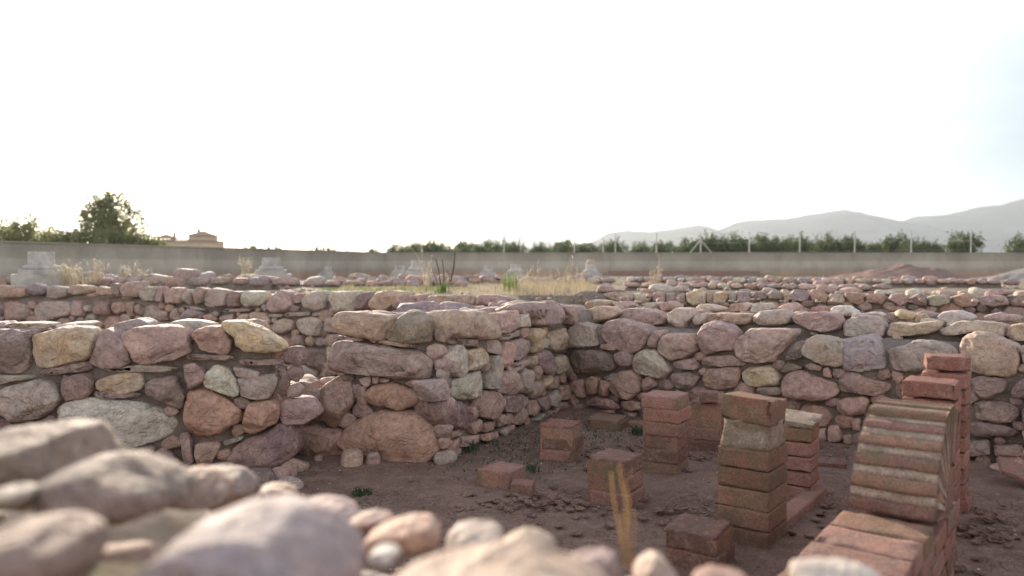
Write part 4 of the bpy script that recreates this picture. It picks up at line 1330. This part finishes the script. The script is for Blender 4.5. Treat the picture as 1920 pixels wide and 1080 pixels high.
# the rib: bricks standing radially round the arch, mortar wedges between them
AC = (.60, .315)
def wedge(a0, a1, r0, r1, dv=0.0):
    pts = []
    for a, r_ in ((a0, r0), (a0, r1), ((a0+a1)/2, r1*1.008), (a1, r1), (a1, r0)):
        pts.append((AC[0] + r_*math.cos(R(a)) + dv, AC[1] + r_*math.sin(R(a))))
    return pts
g = np.random.default_rng(404)
a = 170.0
for n_ in range(10):
    bw = 6.9 + g.uniform(-.8, .8); ro = .43 + g.uniform(-.006, .008)
    wd = WID*(1.0 - n_*.008)
    band(wedge(a, a-bw, .20, ro), 'voussoir', M_BRICKOLD if n_ % 4 else M_BRICK, wd, 700+n_, .009)
    if n_ < 9: band(wedge(a-bw, a-12.0, .205, ro-.009), 'mortar_band', M_BMORTAR, wd*.985, 720+n_, .010)
    a -= 12.0
for n_, (v0, z0, l_) in enumerate(((.60, .32, .34), (.60, .405, .30), (.63, .49, .22))):
    q = ab(0, v0); brick_part(r, (q[0], q[1], z0), (WID*.9, l_, .08), D2, M_BRICK, 740+n_, 'brick', .012)
# square pier and the tall one behind
p3 = at_z(1748, 709, .75)
r = empty('brick_pillar', (p3[0], p3[1], 0), 'square pillar with a bright red brick on top, touching the back of the arch wall', 'brick pillar', 'tall brick pillars behind the arch')
for i in range(9):
    brick_part(r, (0, 0, -.02 + i*.0855), (.235, .22, .078), D2, M_BRICKRED, 760+i)
p4 = at_z(1775, 664, .83)
r = empty('brick_pillar', (p4[0], p4[1], 0), 'tallest slender pillar against the back wall, its loose top brick set askew', 'brick pillar', 'tall brick pillars behind the arch')
for i in range(9):
    brick_part(r, (0, 0, -.02 + i*.085), (.215, .20, .078), D2, M_BRICKRED, 780+i)
brick_part(r, (.0, .0, .75), (.205, .20, .075), D2+.22, M_BRICKRED, 790)

# ------------------------------------------------------------------ column bases
def column(px, ytop, Zd, label, z0=None, d=.34, hs=.17, broken=False):
    c = at_y(px, ytop, Zd)
    H = d*1.25
    top = c[2]
    r = empty('column_base', (c[0], c[1], top - H), label, 'column base', 'pale column bases on the high ground', math.atan2(-c[0], c[1]))
    R_ = d/2
    m = MB(); m.box((0, 0, -.06), (d*2.15, d*2.15, .34)); m.build('pedestal', M_COLUMN, r)
    m = MB(); m.box((0, 0, .145), (d*1.65, d*1.65, .09)); m.build('plinth', M_COLUMN, r)
    m = MB(); m.lathe([(R_*1.35, .188), (R_*1.42, .205), (R_*1.40, .23), (R_*1.28, .25), (R_*1.1, .258), (R_*1.05, .268)], (0, 0, 0)); m.build('torus', M_COLUMN, r, smooth=True)
    m = MB(); m.lathe([(R_*1.04, .266), (R_*1.0, .28), (R_*.99, H*.9), (R_*.97, H)], (0, 0, 0)); m.build('shaft', M_COLUMN, r, smooth=True)
    if broken:
        W, Fc = free_stone(None, (0, 0, 0), (d*.95, d*.85, .22), 'k', 991, 3, .9)
        mesh_obj('broken_top', W, Fc, M_STONE, r, (0, 0, H+.05), True, PAL['k'], PAL['t'])
column(77, 472, 12.4, 'largest pale column base on a stepped plinth at far left', d=.376)
column(509, 483, 14.9, 'pale column base among dry weeds, second in size, right of the house')
column(612, 500, 24.6, 'tiny distant column base right of the second largest one', d=.34)
column(750, 498, 26, 'small column base just left of a bigger one, before the dark dead stems')
column(784, 489, 19, 'column base directly left of the dark dead stems')
column(915, 498, 28, 'small distant column base between the dead stems and the tall dry grass')
column(968, 495, 24, 'column base half hidden behind the green tuft and dry grass')
column(1108, 496, 25.5, 'column base with a reddish broken stone on top, right of the dry grass', broken=True)

# ------------------------------------------------------------------ concrete boundary wall and its fence
def wall_strip(pa, pb, z0, z1, th, name, mat, parent, base):
    a = np.array(pa); b_ = np.array(pb); d = (b_-a)/np.linalg.norm(b_-a); L_ = np.linalg.norm(b_-a)
    m = MB(); c = (a+b_)/2 - base[:2]
    m.box((c[0], c[1], (z0+z1)/2 - base[2]), (L_, th, z1-z0), math.atan2(d[1], d[0]))
    return m.build(name, mat, parent)
WB = np.array([2.0, 29.6, .8])
r = empty('boundary_wall', WB, 'long stained grey concrete wall closing the site below the trees', 'concrete wall')
wl = [(-12.1, 8.0), (-4.95, 29.9), (46, 30.2)]
wall_strip(wl[0], wl[1], .4, 1.725, .2, 'wall_panel', M_CONC, r, WB)
wall_strip(wl[1], wl[2], .4, 1.73, .2, 'wall_panel', M_CONC, r, WB)
for a, b_ in ((wl[0], wl[1]), (wl[1], wl[2])):
    wall_strip(a, b_, 1.732, 1.765, .24, 'coping', M_CONC, r, WB)
kb = np.array([9.0, 28.6, .85]); r = empty('brick_curb', kb, 'low reddish brick curb lying in front of the concrete wall', 'curb')
m = MB(); m.box((-2.4, 0, .06), (6.4, .4, .12)); m.build('curb_course', M_MORTAR, r)
m = MB(); m.box((-2.6, .22, .165), (5.6, .25, .09)); m.build('upper_course', M_BRICK, r)
r = empty('wire_fence', (6, 31.2, .85), 'thin post and wire fence standing above the concrete wall', 'fence')
posts = [(945, 440), (1077, 440), (1154, 438), (1231, 437), (1314, 436), (1405, 435), (1500, 434), (1603, 433), (1709, 432), (1821, 431), (1945, 430), (1131, 446)]
tops = []
for px, py in posts:
    c = at_y(px, py, 31.2)
    m = MB(); m.tube([(c[0]-6, 0, -.1), (c[0]-6, 0, c[2]-.85)], .024, 6); m.build('post', M_POST, r); tops.append((c[0]-6, c[2]-.85))
for s in (-1, 1):
    c = at_y(1314, 436, 31.2); e = at_y(1314 + s*22, 474, 31.2)
    m = MB(); m.tube([(c[0]-6, 0, c[2]-1.15), (e[0]-6, 0, e[2]-.9)], .022, 5); m.build('brace', M_POST, r)
tops.sort()
for dz in (.02, .42, .8):
    m = MB(); m.tube([(x, .03, z-dz) for x, z in tops], .003, 4); m.build('wire', M_POST, r)

# ------------------------------------------------------------------ trees
def leaf_cloud(g, centre, rad, n, size, gap=.35, flatb=.7):
    """leaf-sized quads in clumps through the crown's volume"""
    V = []; Fc = []
    ncl = max(6, int(n/38)); cls = []
    for _ in range(ncl):
        d = g.normal(size=3); d /= np.linalg.norm(d); d[2] *= .9
        q = g.random()**.45
        cls.append((centre + d*rad*q*np.array([1, 1, 1.0]), g.uniform(.16, .34)*rad.mean()))
    for k in range(n):
        c, s = cls[int(g.integers(ncl))]
        p = c + g.normal(size=3)*s*.55
        if p[2] < centre[2]-rad[2]*flatb: continue
        a = g.normal(size=3); a /= np.linalg.norm(a); b_ = np.cross(a, g.normal(size=3)); b_ /= np.linalg.norm(b_)
        sz = size*g.uniform(.6, 1.3); m = len(V)
        V += [p - a*sz, p + b_*sz*.45, p + a*sz, p - b_*sz*.45]; Fc.append([m, m+1, m+2, m+3])
    return V, Fc
def tree_template(seed, rad, hgt, n, size, mat, shape='round', sprigs=10):
    g = np.random.default_rng(seed)
    cz = hgt - rad[2]
    V, Fc = leaf_cloud(g, np.array([0, 0, cz]), rad, n, size)
    for _ in range(sprigs):                       # shoots that break the outline
        a = g.uniform(0, 6.28); e = g.uniform(.1, 1.3)
        d = np.array([math.cos(a)*math.cos(e), math.sin(a)*math.cos(e), math.sin(e)])
        p0 = np.array([0, 0, cz]) + d*rad*.8; ln = g.uniform(.2, .5)*rad.mean()
        for q in range(26):
            p = p0 + (d*.6 + np.array([0, 0, .5]))*ln*q/26 + g.normal(size=3)*.05*rad.mean()
            aa = g.normal(size=3); aa /= np.linalg.norm(aa); bb = np.cross(aa, d); bb /= np.linalg.norm(bb)+1e-6
            m = len(V); V += [p-aa*size, p+bb*size*.45, p+aa*size, p-bb*size*.45]; Fc.append([m, m+1, m+2, m+3])
    crown = bpy.data.meshes.new('crown'); crown.from_pydata([tuple(v) for v in V], [], Fc); crown.materials.append(mat)
    t_ = MB(); t_.tube([(0, 0, -.2), (.03, .02, hgt*.25), (-.03, 0, hgt*.5)], [.09, .07, .04], 7)
    for k in range(6):
        a = k*1.05 + g.uniform(-.3, .3); l = g.uniform(.4, .8)
        t_.tube([(0, 0, hgt*.22), (math.cos(a)*rad[0]*.3*l, math.sin(a)*rad[1]*.3*l, hgt*.5), (math.cos(a)*rad[0]*.8*l, math.sin(a)*rad[1]*.8*l, cz+rad[2]*.5*l)], [.05, .03, .01], 5)
    trunk = bpy.data.meshes.new('trunk'); trunk.from_pydata(np.concatenate(t_.V).tolist(), [], t_.F); trunk.materials.append(M_BARK)
    return crown, trunk
def put_tree(tmpl, name, x, y, z, s, rz, label, cat, group=None, sz=1.0):
    r = empty(name, (x, y, z), label, cat, group, rz)
    r.scale = (s, s, s*sz)
    for nm, me in (('crown', tmpl[0]), ('trunk', tmpl[1])):
        o = bpy.data.objects.new(nm, me); C.objects.link(o); o.parent = r
TM = [tree_template(100+i, np.array([1.55, 1.4, 1.3]) if i % 2 else np.array([1.35, 1.3, 1.45]), 3.0, 4600, .095, M_LEAF, sprigs=9) for i in range(4)]
orch = [(625,466,9),(700,466,18),(655,468,10),(760,462,22),(812,447,20),(865,456,20),(905,454,22),(965,453,18),(1010,456,18),(1055,453,22),(1090,453,20),(1150,449,28),(1200,456,20),
        (1236,455,28),(1295,444,22),(1335,438,25),(1375,437,25),(1425,441,22),(1465,442,20),(1495,441,18),(1550,438,30),(1595,443,25),(1640,457,18),(1680,438,20),(1715,447,25),(1745,453,18),(1808,432,45),(1920,440,34)]
g = np.random.default_rng(55)
for i, (px, py, hw) in enumerate(orch):
    Zd = 58 + g.uniform(-4, 4)
    c = at_y(px, py, Zd); hgt = c[2] - .87
    s = hgt/3.05
    if hw > 40: lab = 'broad orange tree standing apart at far right behind the wall'
    else: lab = 'dark green orange tree of the orchard row showing above the concrete wall'
    put_tree(TM[i % 4], 'orange_tree', c[0], c[1], .87, s, g.uniform(0, 6.28), lab, 'tree', 'orange trees in the orchard beyond the wall' if hw <= 40 else None)
for i in range(26):
    Zd = 68 + g.uniform(-4, 4); px = 735 + i*46 + g.uniform(-14, 14)
    if px > 1760: continue
    c = at_y(px, g.uniform(448, 458), Zd)
    put_tree(TM[(i+2) % 4], 'orange_tree', c[0], c[1], .87, (c[2]-.87)/3.05, g.uniform(0, 6.28), 'dark green orange tree of the orchard row showing above the concrete wall', 'tree', 'orange trees in the orchard beyond the wall')
# the big airy tree on the left and the bushes beside it
g = np.random.default_rng(66)
T = tree_template(201, np.array([1.4, 1.2, 1.5]), 3.6, 4800, .085, M_LEAF2, sprigs=44)
c = at_y(208, 360, 33); put_tree(T, 'broadleaf_tree', c[0], c[1], .8, (c[2]-.8)/3.75, 1.0, 'tall airy tree rising above the left end of the concrete wall', 'tree')
TB = [tree_template(210+i, np.array([1.5, 1.2, .8]), 1.8, 4200, .075, M_LEAF2, sprigs=14) for i in range(2)]
TS = tree_template(220, np.array([.5, .5, .4]), .9, 500, .06, M_LEAF2, sprigs=10)
labs = ['dense dark bush at the far left edge above the wall', 'low bush just right of the far left one', 'low hedge-like bush left of the tall airy tree', 'bush under the left side of the tall airy tree', 'bush under the right side of the tall airy tree', 'small bush between the tall airy tree and the house']
for i, (px, py, Zd, sx) in enumerate([(15, 412, 24, .62), (70, 424, 26, .55), (125, 428, 28, .6), (178, 424, 30, .6), (235, 432, 31, .6), (268, 440, 31, .5)]):
    c = at_y(px, py, Zd); r_ = (c[2]-.8)/1.9
    put_tree(TB[i % 2], 'bush', c[0], c[1], .8, r_, g.uniform(0, 6.28), labs[i], 'bush')
labs = ['small feathery tree top above the wall, right of the house', 'lone small tree top above the wall near its corner', 'low tree top beside the wall\'s corner']
for i, (px, py) in enumerate([(480, 458), (515, 461), (603, 461)]):
    c = at_y(px, py, 50); put_tree(TS, 'distant_tree', c[0], c[1], .8, (c[2]-.8)/.98, g.uniform(0, 6.28), labs[i], 'tree')

# house behind the wall
hb = at_y(350, 462, 95); hb[2] = -.15
r = empty('farmhouse', hb, 'cream farmhouse with a tiled roof showing above the left part of the wall', 'house', rz=.25)
m = MB(); m.box((0, 0, 2.1), (8.0, 6, 4.2)); m.box((1.9, .2, 4.55), (3.0, 3, .7)); m.build('wall', M_HOUSEW, r)
def hip(name, c, lx, ly, z, h, mat, parent):
    m = MB(); x, y = lx/2, ly/2; k = min(x, y)*.9
    m.add([(c[0]-x, c[1]-y, z), (c[0]+x, c[1]-y, z), (c[0]+x, c[1]+y, z), (c[0]-x, c[1]+y, z), (c[0]-x+k, c[1], z+h), (c[0]+x-k, c[1], z+h)], [[0,1,5,4],[1,2,5],[2,3,4,5],[3,0,4],[3,2,1,0]])
    return m.build(name, mat, parent)
rf = hip('roof', (0, 0), 8.6, 6.8, 4.22, .35, M_HOUSER, r)
hip('roof', (1.9, .2), 3.6, 3.6, 4.92, .6, M_HOUSER, r)
m = MB(); m.box((1.4, 0, 5.5), (.35, .35, .6)); m.build('chimney', M_HOUSEW, rf)
hip('roof', (-2.3, .2), 2.6, 3.0, 4.6, .5, M_HOUSER, r)
m = MB(); m.box((-1.4, .2, 5.0), (.3, .3, .7)); m.build('chimney', M_HOUSEW, rf)

# ------------------------------------------------------------------ weeds and grasses
def blades(mb, c, n, hgt, spread, w, g, lean=.35, droop=.3, z0=None):
    for _ in range(n):
        a = g.uniform(0, 6.28); r_ = spread*g.random()**.6
        p = np.array([c[0]+math.cos(a)*r_, c[1]+math.sin(a)*r_, c[2]])
        hh = hgt*g.uniform(.5, 1.15); la = g.uniform(0, 6.28); ln = lean*g.uniform(.1, 1)*hh
        d = np.array([math.cos(la)*ln, math.sin(la)*ln, 0]); sd_ = np.array([-math.sin(g.uniform(0, 6.28)), math.cos(la), 0]); sd_ /= np.linalg.norm(sd_)+1e-6
        q1 = p + d*.35 + [0, 0, hh*.55]; q2 = p + d*1.1 + [0, 0, hh*(1-droop*g.random())]
        mb.add([p-sd_*w, p+sd_*w, q1+sd_*w*.8, q1-sd_*w*.8, q2], [[0,1,2,3],[3,2,4]])
g = np.random.default_rng(88)
mb = MB()
for _ in range(900):                              # dry grass carpet behind the far wall
    px = g.uniform(640, 1110); z = gz(0, 11); Zd = g.uniform(10.2, 17)
    c = at_y(px, 520, Zd); c[2] = z
    if inside((c[0], c[1]), PITP): continue
    dens = 1.0 if px > 930 else .45
    blades(mb, c, int(10*dens)+2, .10 + (.10 if px > 950 else 0)*g.random(), .12, .0022, g)
o = mb.build('grass', M_DRY); tag(o, 'dry straw-coloured grass covering the ground behind the far wall', 'grass', kind='stuff')
mb = MB()
for cx, cy_, n_, sp in ((670, 12.5, 60, .7), (760, 12.0, 80, .8), (800, 13, 60, .6), (1000, 13.5, 30, .5), (700, 10.8, 30, .5)):
    c0 = at_y(cx, 520, cy_)
    for _ in range(n_):
        blades(mb, (c0[0]+g.normal()*sp*.6, cy_+g.normal()*sp*.7, gz(0, 11)), 8, .06, .08, .004, g, lean=.8)
for px in (120, 200, 300, 420): pass
o = mb.build('green_weeds', M_GREENW); tag(o, 'low green ground weeds in patches behind the far wall', 'weeds', kind='stuff')
M_SEED = simple('seed_fluff', (0.60, 0.53, 0.42), 0.8, 6, 0.15, 0, trans=0.6)
def tuft(name, px, z, Zd, n, hgt, sp, w, mat, label, cat='plant', lean=.35, seeds=0, group=None, mat2=None):
    c = at_y(px, 520, Zd); c[2] = z
    gg = np.random.default_rng(int(px*7+Zd*13))
    r = empty(name, c, label, cat, group)
    m = MB(); blades(m, (0, 0, 0), n, hgt, sp, w, gg, lean); m.build('leaves', mat, r)
    if seeds:
        m = MB()
        for _ in range(seeds):
            a = gg.uniform(0, 6.28); s = hgt*gg.uniform(.7, 1.25); l = s*gg.uniform(.05, .35)
            e = np.array([math.cos(a)*l, math.sin(a)*l, s]); p0 = np.array([gg.normal()*sp*.4, gg.normal()*sp*.4, 0])
            m.tube([p0, p0+e*.5+[0, 0, .03*s], p0+e], [.004, .003, .002], 4)
            for q in range(20):
                pp = p0 + e*(.62+.4*gg.random()) + gg.normal(size=3)*.018
                dd = gg.normal(size=3)*.011
                m.add([pp-dd, pp+np.cross(dd, [0, 0, 1])*.6, pp+dd], [[0, 1, 2]])
        m.build('seed_heads', M_SEED, r)
tuft('dry_weed', 123, .98, 12.0, 26, .32, .18, .004, M_DRY, 'sunlit dry weed right of the largest column base', seeds=30)
tuft('dry_weed', 145, .98, 12.6, 20, .30, .14, .004, M_DRY, 'second dry weed, just right of the one beside the largest column base', seeds=10)
tuft('dry_weed', 182, .98, 13.0, 24, .36, .15, .004, M_DRY, 'dry feathery weed before the concrete wall under the tall tree', seeds=18)
tuft('dry_weed', 238, .98, 13.4, 22, .34, .2, .004, M_DRY, 'low dry weed before the wall under the right side of the tall tree', seeds=12)
tuft('dry_weed', 270, .98, 13.4, 14, .24, .12, .004, M_DRY, 'small dry weed below the house', seeds=7)
tuft('dry_weed', 462, 1.0, 14.2, 14, .40, .10, .005, M_DRY, 'tall bright dry weed left of the second column base', seeds=16)
tuft('dry_weed', 474, 1.0, 13.9, 8, .22, .06, .004, M_DRY, 'short dry spike beside the tall bright weed', seeds=4)
tuft('green_tuft', 829, .92, 10.6, 60, .22, .10, .005, M_GREENW, 'bright green tuft at the foot of the dead stems', lean=.6)
tuft('green_tuft', 958, .92, 11.2, 90, .34, .12, .004, M_GREENW, 'taller green tuft before the half hidden column base', lean=.35)
tuft('green_tuft', 1452, .9, 18.0, 60, .24, .16, .010, M_GREENW, 'yellow-green bush tuft on the bare ground before the red heap', lean=.6)
tuft('dry_grass_clump', 1000, .92, 12.6, 70, .40, .3, .0025, M_DRY, 'tall fine dry grass clump right of the green tuft', seeds=4)
tuft('dry_grass_clump', 1060, .92, 13.0, 80, .44, .35, .0025, M_DRY, 'tall fine dry grass clump left of the column base with the broken top', seeds=5)
tuft('dry_grass_clump', 1228, .95, 12.5, 30, .42, .10, .003, M_DRY, 'thin dry grass stalks right of the column base with the broken top', seeds=6)
tuft('dry_grass_clump', 800, .92, 11.6, 16, .62, .08, .004, M_DRY, 'pale tall dry stalks left of the dark dead stems', seeds=3)
# dark dead stems
c = at_y(832, 545, 10.6); r = empty('dead_stems', (c[0], c[1], .88), 'dark dead woody stems standing on the far wall\'s edge', 'dead plant')
for (xa, ya, xb, yb, rr) in ((845, 528, 853, 474, .012), (832, 532, 829, 486, .007), (826, 535, 817, 484, .008), (820, 535, 813, 512, .005), (843, 530, 838, 505, .004)):
    a = at_y(xa, ya, 10.6); b_ = at_y(xb, yb, 10.6)
    m = MB(); mid = (a+b_)/2 + [.012, 0, 0]
    m.tube([a-[c[0], c[1], .88], mid-[c[0], c[1], .88], b_-[c[0], c[1], .88]], [rr*1.1, rr, rr*.8], 6); m.build('stem', M_DARKSTEM, r)
M_STALK = simple('golden_straw', (0.56, 0.38, 0.17), 0.7, 6, 0.15, 0, trans=0.4)
# stalk at the near wall
c = at_y(1175, 1050, 1.45); c[2] = at_y(1175, 1050, 1.45)[2]
r = empty('dry_stalk', c, 'blurred golden dry stalk rising from the near wall', 'dry plant')
for pts_, rr in (([(1178,1062),(1176,980),(1172,935),(1164,900),(1162,868)], .0035), ([(1172,1062),(1160,990),(1150,935),(1146,885)], .0035), ([(1180,1060),(1178,1000),(1180,940),(1172,900)], .0028), ([(1184,1060),(1190,990),(1189,955)], .002), ([(1170,1060),(1166,1000),(1167,960)], .003), ([(1172,905),(1182,885),(1190,880)], .0012)):
    m = MB(); P_ = [at_y(x, y, 1.45 + .01*i) - c for i, (x, y) in enumerate(pts_)]
    m.tube(P_, [rr*.6*(1-.12*i) for i in range(len(P_))], 6); m.build('stem', M_STALK, r, smooth=True)
# thin dry weeds in the pit
def stalks(name, label, lines, z=0.0, rad=.004):
    c = at_z(*lines[0][0], z); r = empty(name, c, label, 'dry plant')
    for ln in lines:
        b0 = at_z(*ln[0], z); Zd = b0[1]
        m = MB(); m.tube([at_y(x, y, Zd) - c for x, y in ln], rad, 5); m.build('stem', M_DRY, r)
stalks('dry_weed', 'thin bent dry stalks before the back wall at far right', [[(1890, 872), (1895, 830), (1902, 800), (1905, 772)], [(1835, 858), (1842, 828), (1862, 800), (1873, 782)], [(1912, 842), (1905, 815), (1902, 800)]], .0, .004)
stalks('dry_weed', 'dry grass tuft before the salmon boulder', [[(712, 868), (704, 820), (692, 795)], [(715, 868), (722, 830)], [(700, 866), (690, 840), (680, 822)], [(708, 870), (700, 850)], [(718, 868), (716, 852)]], .0, .003)
stalks('fallen_twig', 'long pale twig slanting down the far wall at left', [[(190, 602), (160, 575), (128, 545)]], .35, .012)
for i, (px, py, n_, hh, lab) in enumerate([(678, 930, 22, .05, 'small green weed on the open earth left of centre'), (970, 800, 30, .10, 'green weed at the foot of the side wall'), (885, 845, 24, .06, 'low green weed right of the salmon boulder'), (1195, 815, 30, .08, 'green weed beside the six-brick pillar'), (1130, 803, 20, .06, 'green weed at the mossy low brick'), (998, 885, 14, .05, 'tiny green weed behind the single low brick')]):
    p = at_z(px, py, 0); r = empty('green_weed', (p[0], p[1], .01), lab, 'weed')
    m = MB(); blades(m, (0, 0, 0), n_*2, hh, .06, .006, np.random.default_rng(i+300), lean=1.1, droop=.5); m.build('leaves', simple('pit_weed', (.07, .11, .05), .7, 3, .3, 0, trans=.3) if i == 0 else bpy.data.materials['pit_weed'], r)
mb = MB(); g = np.random.default_rng(19)
for cx, cy, sx, sy, n_ in ((.15, 5.9, .35, .5, 260), (.9, 6.2, .5, .3, 160), (1.9, 5.6, .4, .3, 120), (-.1, 5.3, .3, .3, 90)):
    for _ in range(n_): blades(mb, (cx+g.normal()*sx, cy+g.normal()*sy, .004), 3, .025, .03, .004, g, lean=1.3, droop=.6)
o = mb.build('moss', bpy.data.materials['pit_weed']); tag(o, 'thin dull green ground cover near the inner corner of the pit', 'moss', kind='stuff')

# ------------------------------------------------------------------ soil heaps
def mound(name, cx, cy, rx, ry, h, seed, mat, label):
    n = 70; V = []; Fc = []
    for i in range(n):
        for j in range(n):
            u, v = i/(n-1)*2-1, j/(n-1)*2-1
            V.append((u*rx, v*ry, 0))
    V = np.array(V); q = np.sqrt((V[:,0]/rx)**2 + (V[:,1]/ry)**2)
    hh = np.clip(1-q, 0, 1)**.9*h
    hh = hh*(1 + vnoise(V[:, :2], seed, 2.2)*.9) + vnoise(V[:, :2], seed+1, 9)*.05*(hh > .01)
    V[:, 2] = np.where(q < 1, hh, -.05)
    for i in range(n-1):
        for j in range(n-1): Fc.append([i*n+j, (i+1)*n+j, (i+1)*n+j+1, i*n+j+1])
    o = mesh_obj(name, V, Fc, mat, None, (cx, cy, .86)); return tag(o, label, 'soil heap')
c = at_y(1690, 515, 25); mound('soil_heap', c[0], 25, 2.2, 2.0, .50, 31, M_MOUND, 'reddish brown heap of dug soil before the concrete wall')
c = at_y(1965, 520, 22); mound('gravel_heap', c[0], 22, 1.9, 1.5, .42, 32, M_GRAVELM, 'grey gravel heap cut by the right edge of the frame')

# ------------------------------------------------------------------ mountains
def ridge(name, prof, dist, depth, seed, rough):
    px = np.array([p[0] for p in prof], float); py = np.array([p[1] for p in prof], float)
    nx, ny = 420, 34
    X = np.linspace(px[0], px[-1], nx); Y = np.interp(X, px, py) + vnoise(X[:, None], seed+9, .09)*2.2 + vnoise(X[:, None], seed+8, .35)*1.0
    V = []
    g = np.random.default_rng(seed)
    for j in range(ny):
        t_ = j/(ny-1)*2-1                          # -1 front foot, 0 ridge, 1 back foot
        for i in range(nx):
            top = at_y(X[i], Y[i], dist)
            dd = dist + t_*depth
            z = (top[2]-.5)*(1-abs(t_)**1.15)
            V.append((top[0]*(1 + t_*.05), dd, z))
    V = np.array(V)
    k = 1/(depth*.22)
    nzv = vnoise(V[:, :2], seed, k) + .6*vnoise(V[:, :2], seed+1, k*3.5)
    amp = V[:, 2]*rough
    tt = np.repeat(np.abs(np.linspace(-1, 1, ny)), nx)
    V[:, 2] += nzv*amp*np.clip(tt*4, .12, 1)
    V[:, 2] = np.where(tt > .999, -5, V[:, 2])
    i, j = np.meshgrid(np.arange(nx-1), np.arange(ny-1), indexing='ij')
    Q = np.stack([j*nx+i, j*nx+i+1, (j+1)*nx+i+1, (j+1)*nx+i], -1).reshape(-1, 4)
    o = mesh_obj(name, V, Q, M_HILL); o['kind'] = 'structure'
ridge('mountains', [(1060,494),(1100,458),(1140,435),(1180,430),(1215,433),(1260,428),(1310,420),(1330,424),(1345,430),(1380,415),(1400,411),(1470,408),(1530,398),(1580,392),(1630,402),(1665,414),(1700,412),(1715,405),(1780,400),(1840,386),(1875,384),(1900,376),(1920,370),(2000,355),(2200,330),(2500,360)], 2000, 560, 41, .16)
ridge('distant_mountains', [(700,494),(760,474),(800,462),(850,466),(900,452),(935,440),(970,430),(1000,441),(1040,452),(1080,466),(1160,476),(1260,494)], 3300, 560, 43, .12)

# ------------------------------------------------------------------ haze
m = bpy.data.materials.new('haze_air'); m.use_nodes = True
n = m.node_tree.nodes; n.clear()
oo = n.new('ShaderNodeOutputMaterial'); pv = n.new('ShaderNodeVolumePrincipled')
pv.inputs['Color'].default_value = (.86, .93, 1.0, 1)
pv.inputs['Density'].default_value = 0.00024
pv.inputs['Anisotropy'].default_value = 0.4
m.node_tree.links.new(pv.outputs[0], oo.inputs['Volume'])
mb = MB(); mb.box((0, 2400, 101), (7000, 7000, 214))
o = mb.build('haze', m); tag(o, 'pale even haze over the plain and mountains', 'haze', kind='stuff')
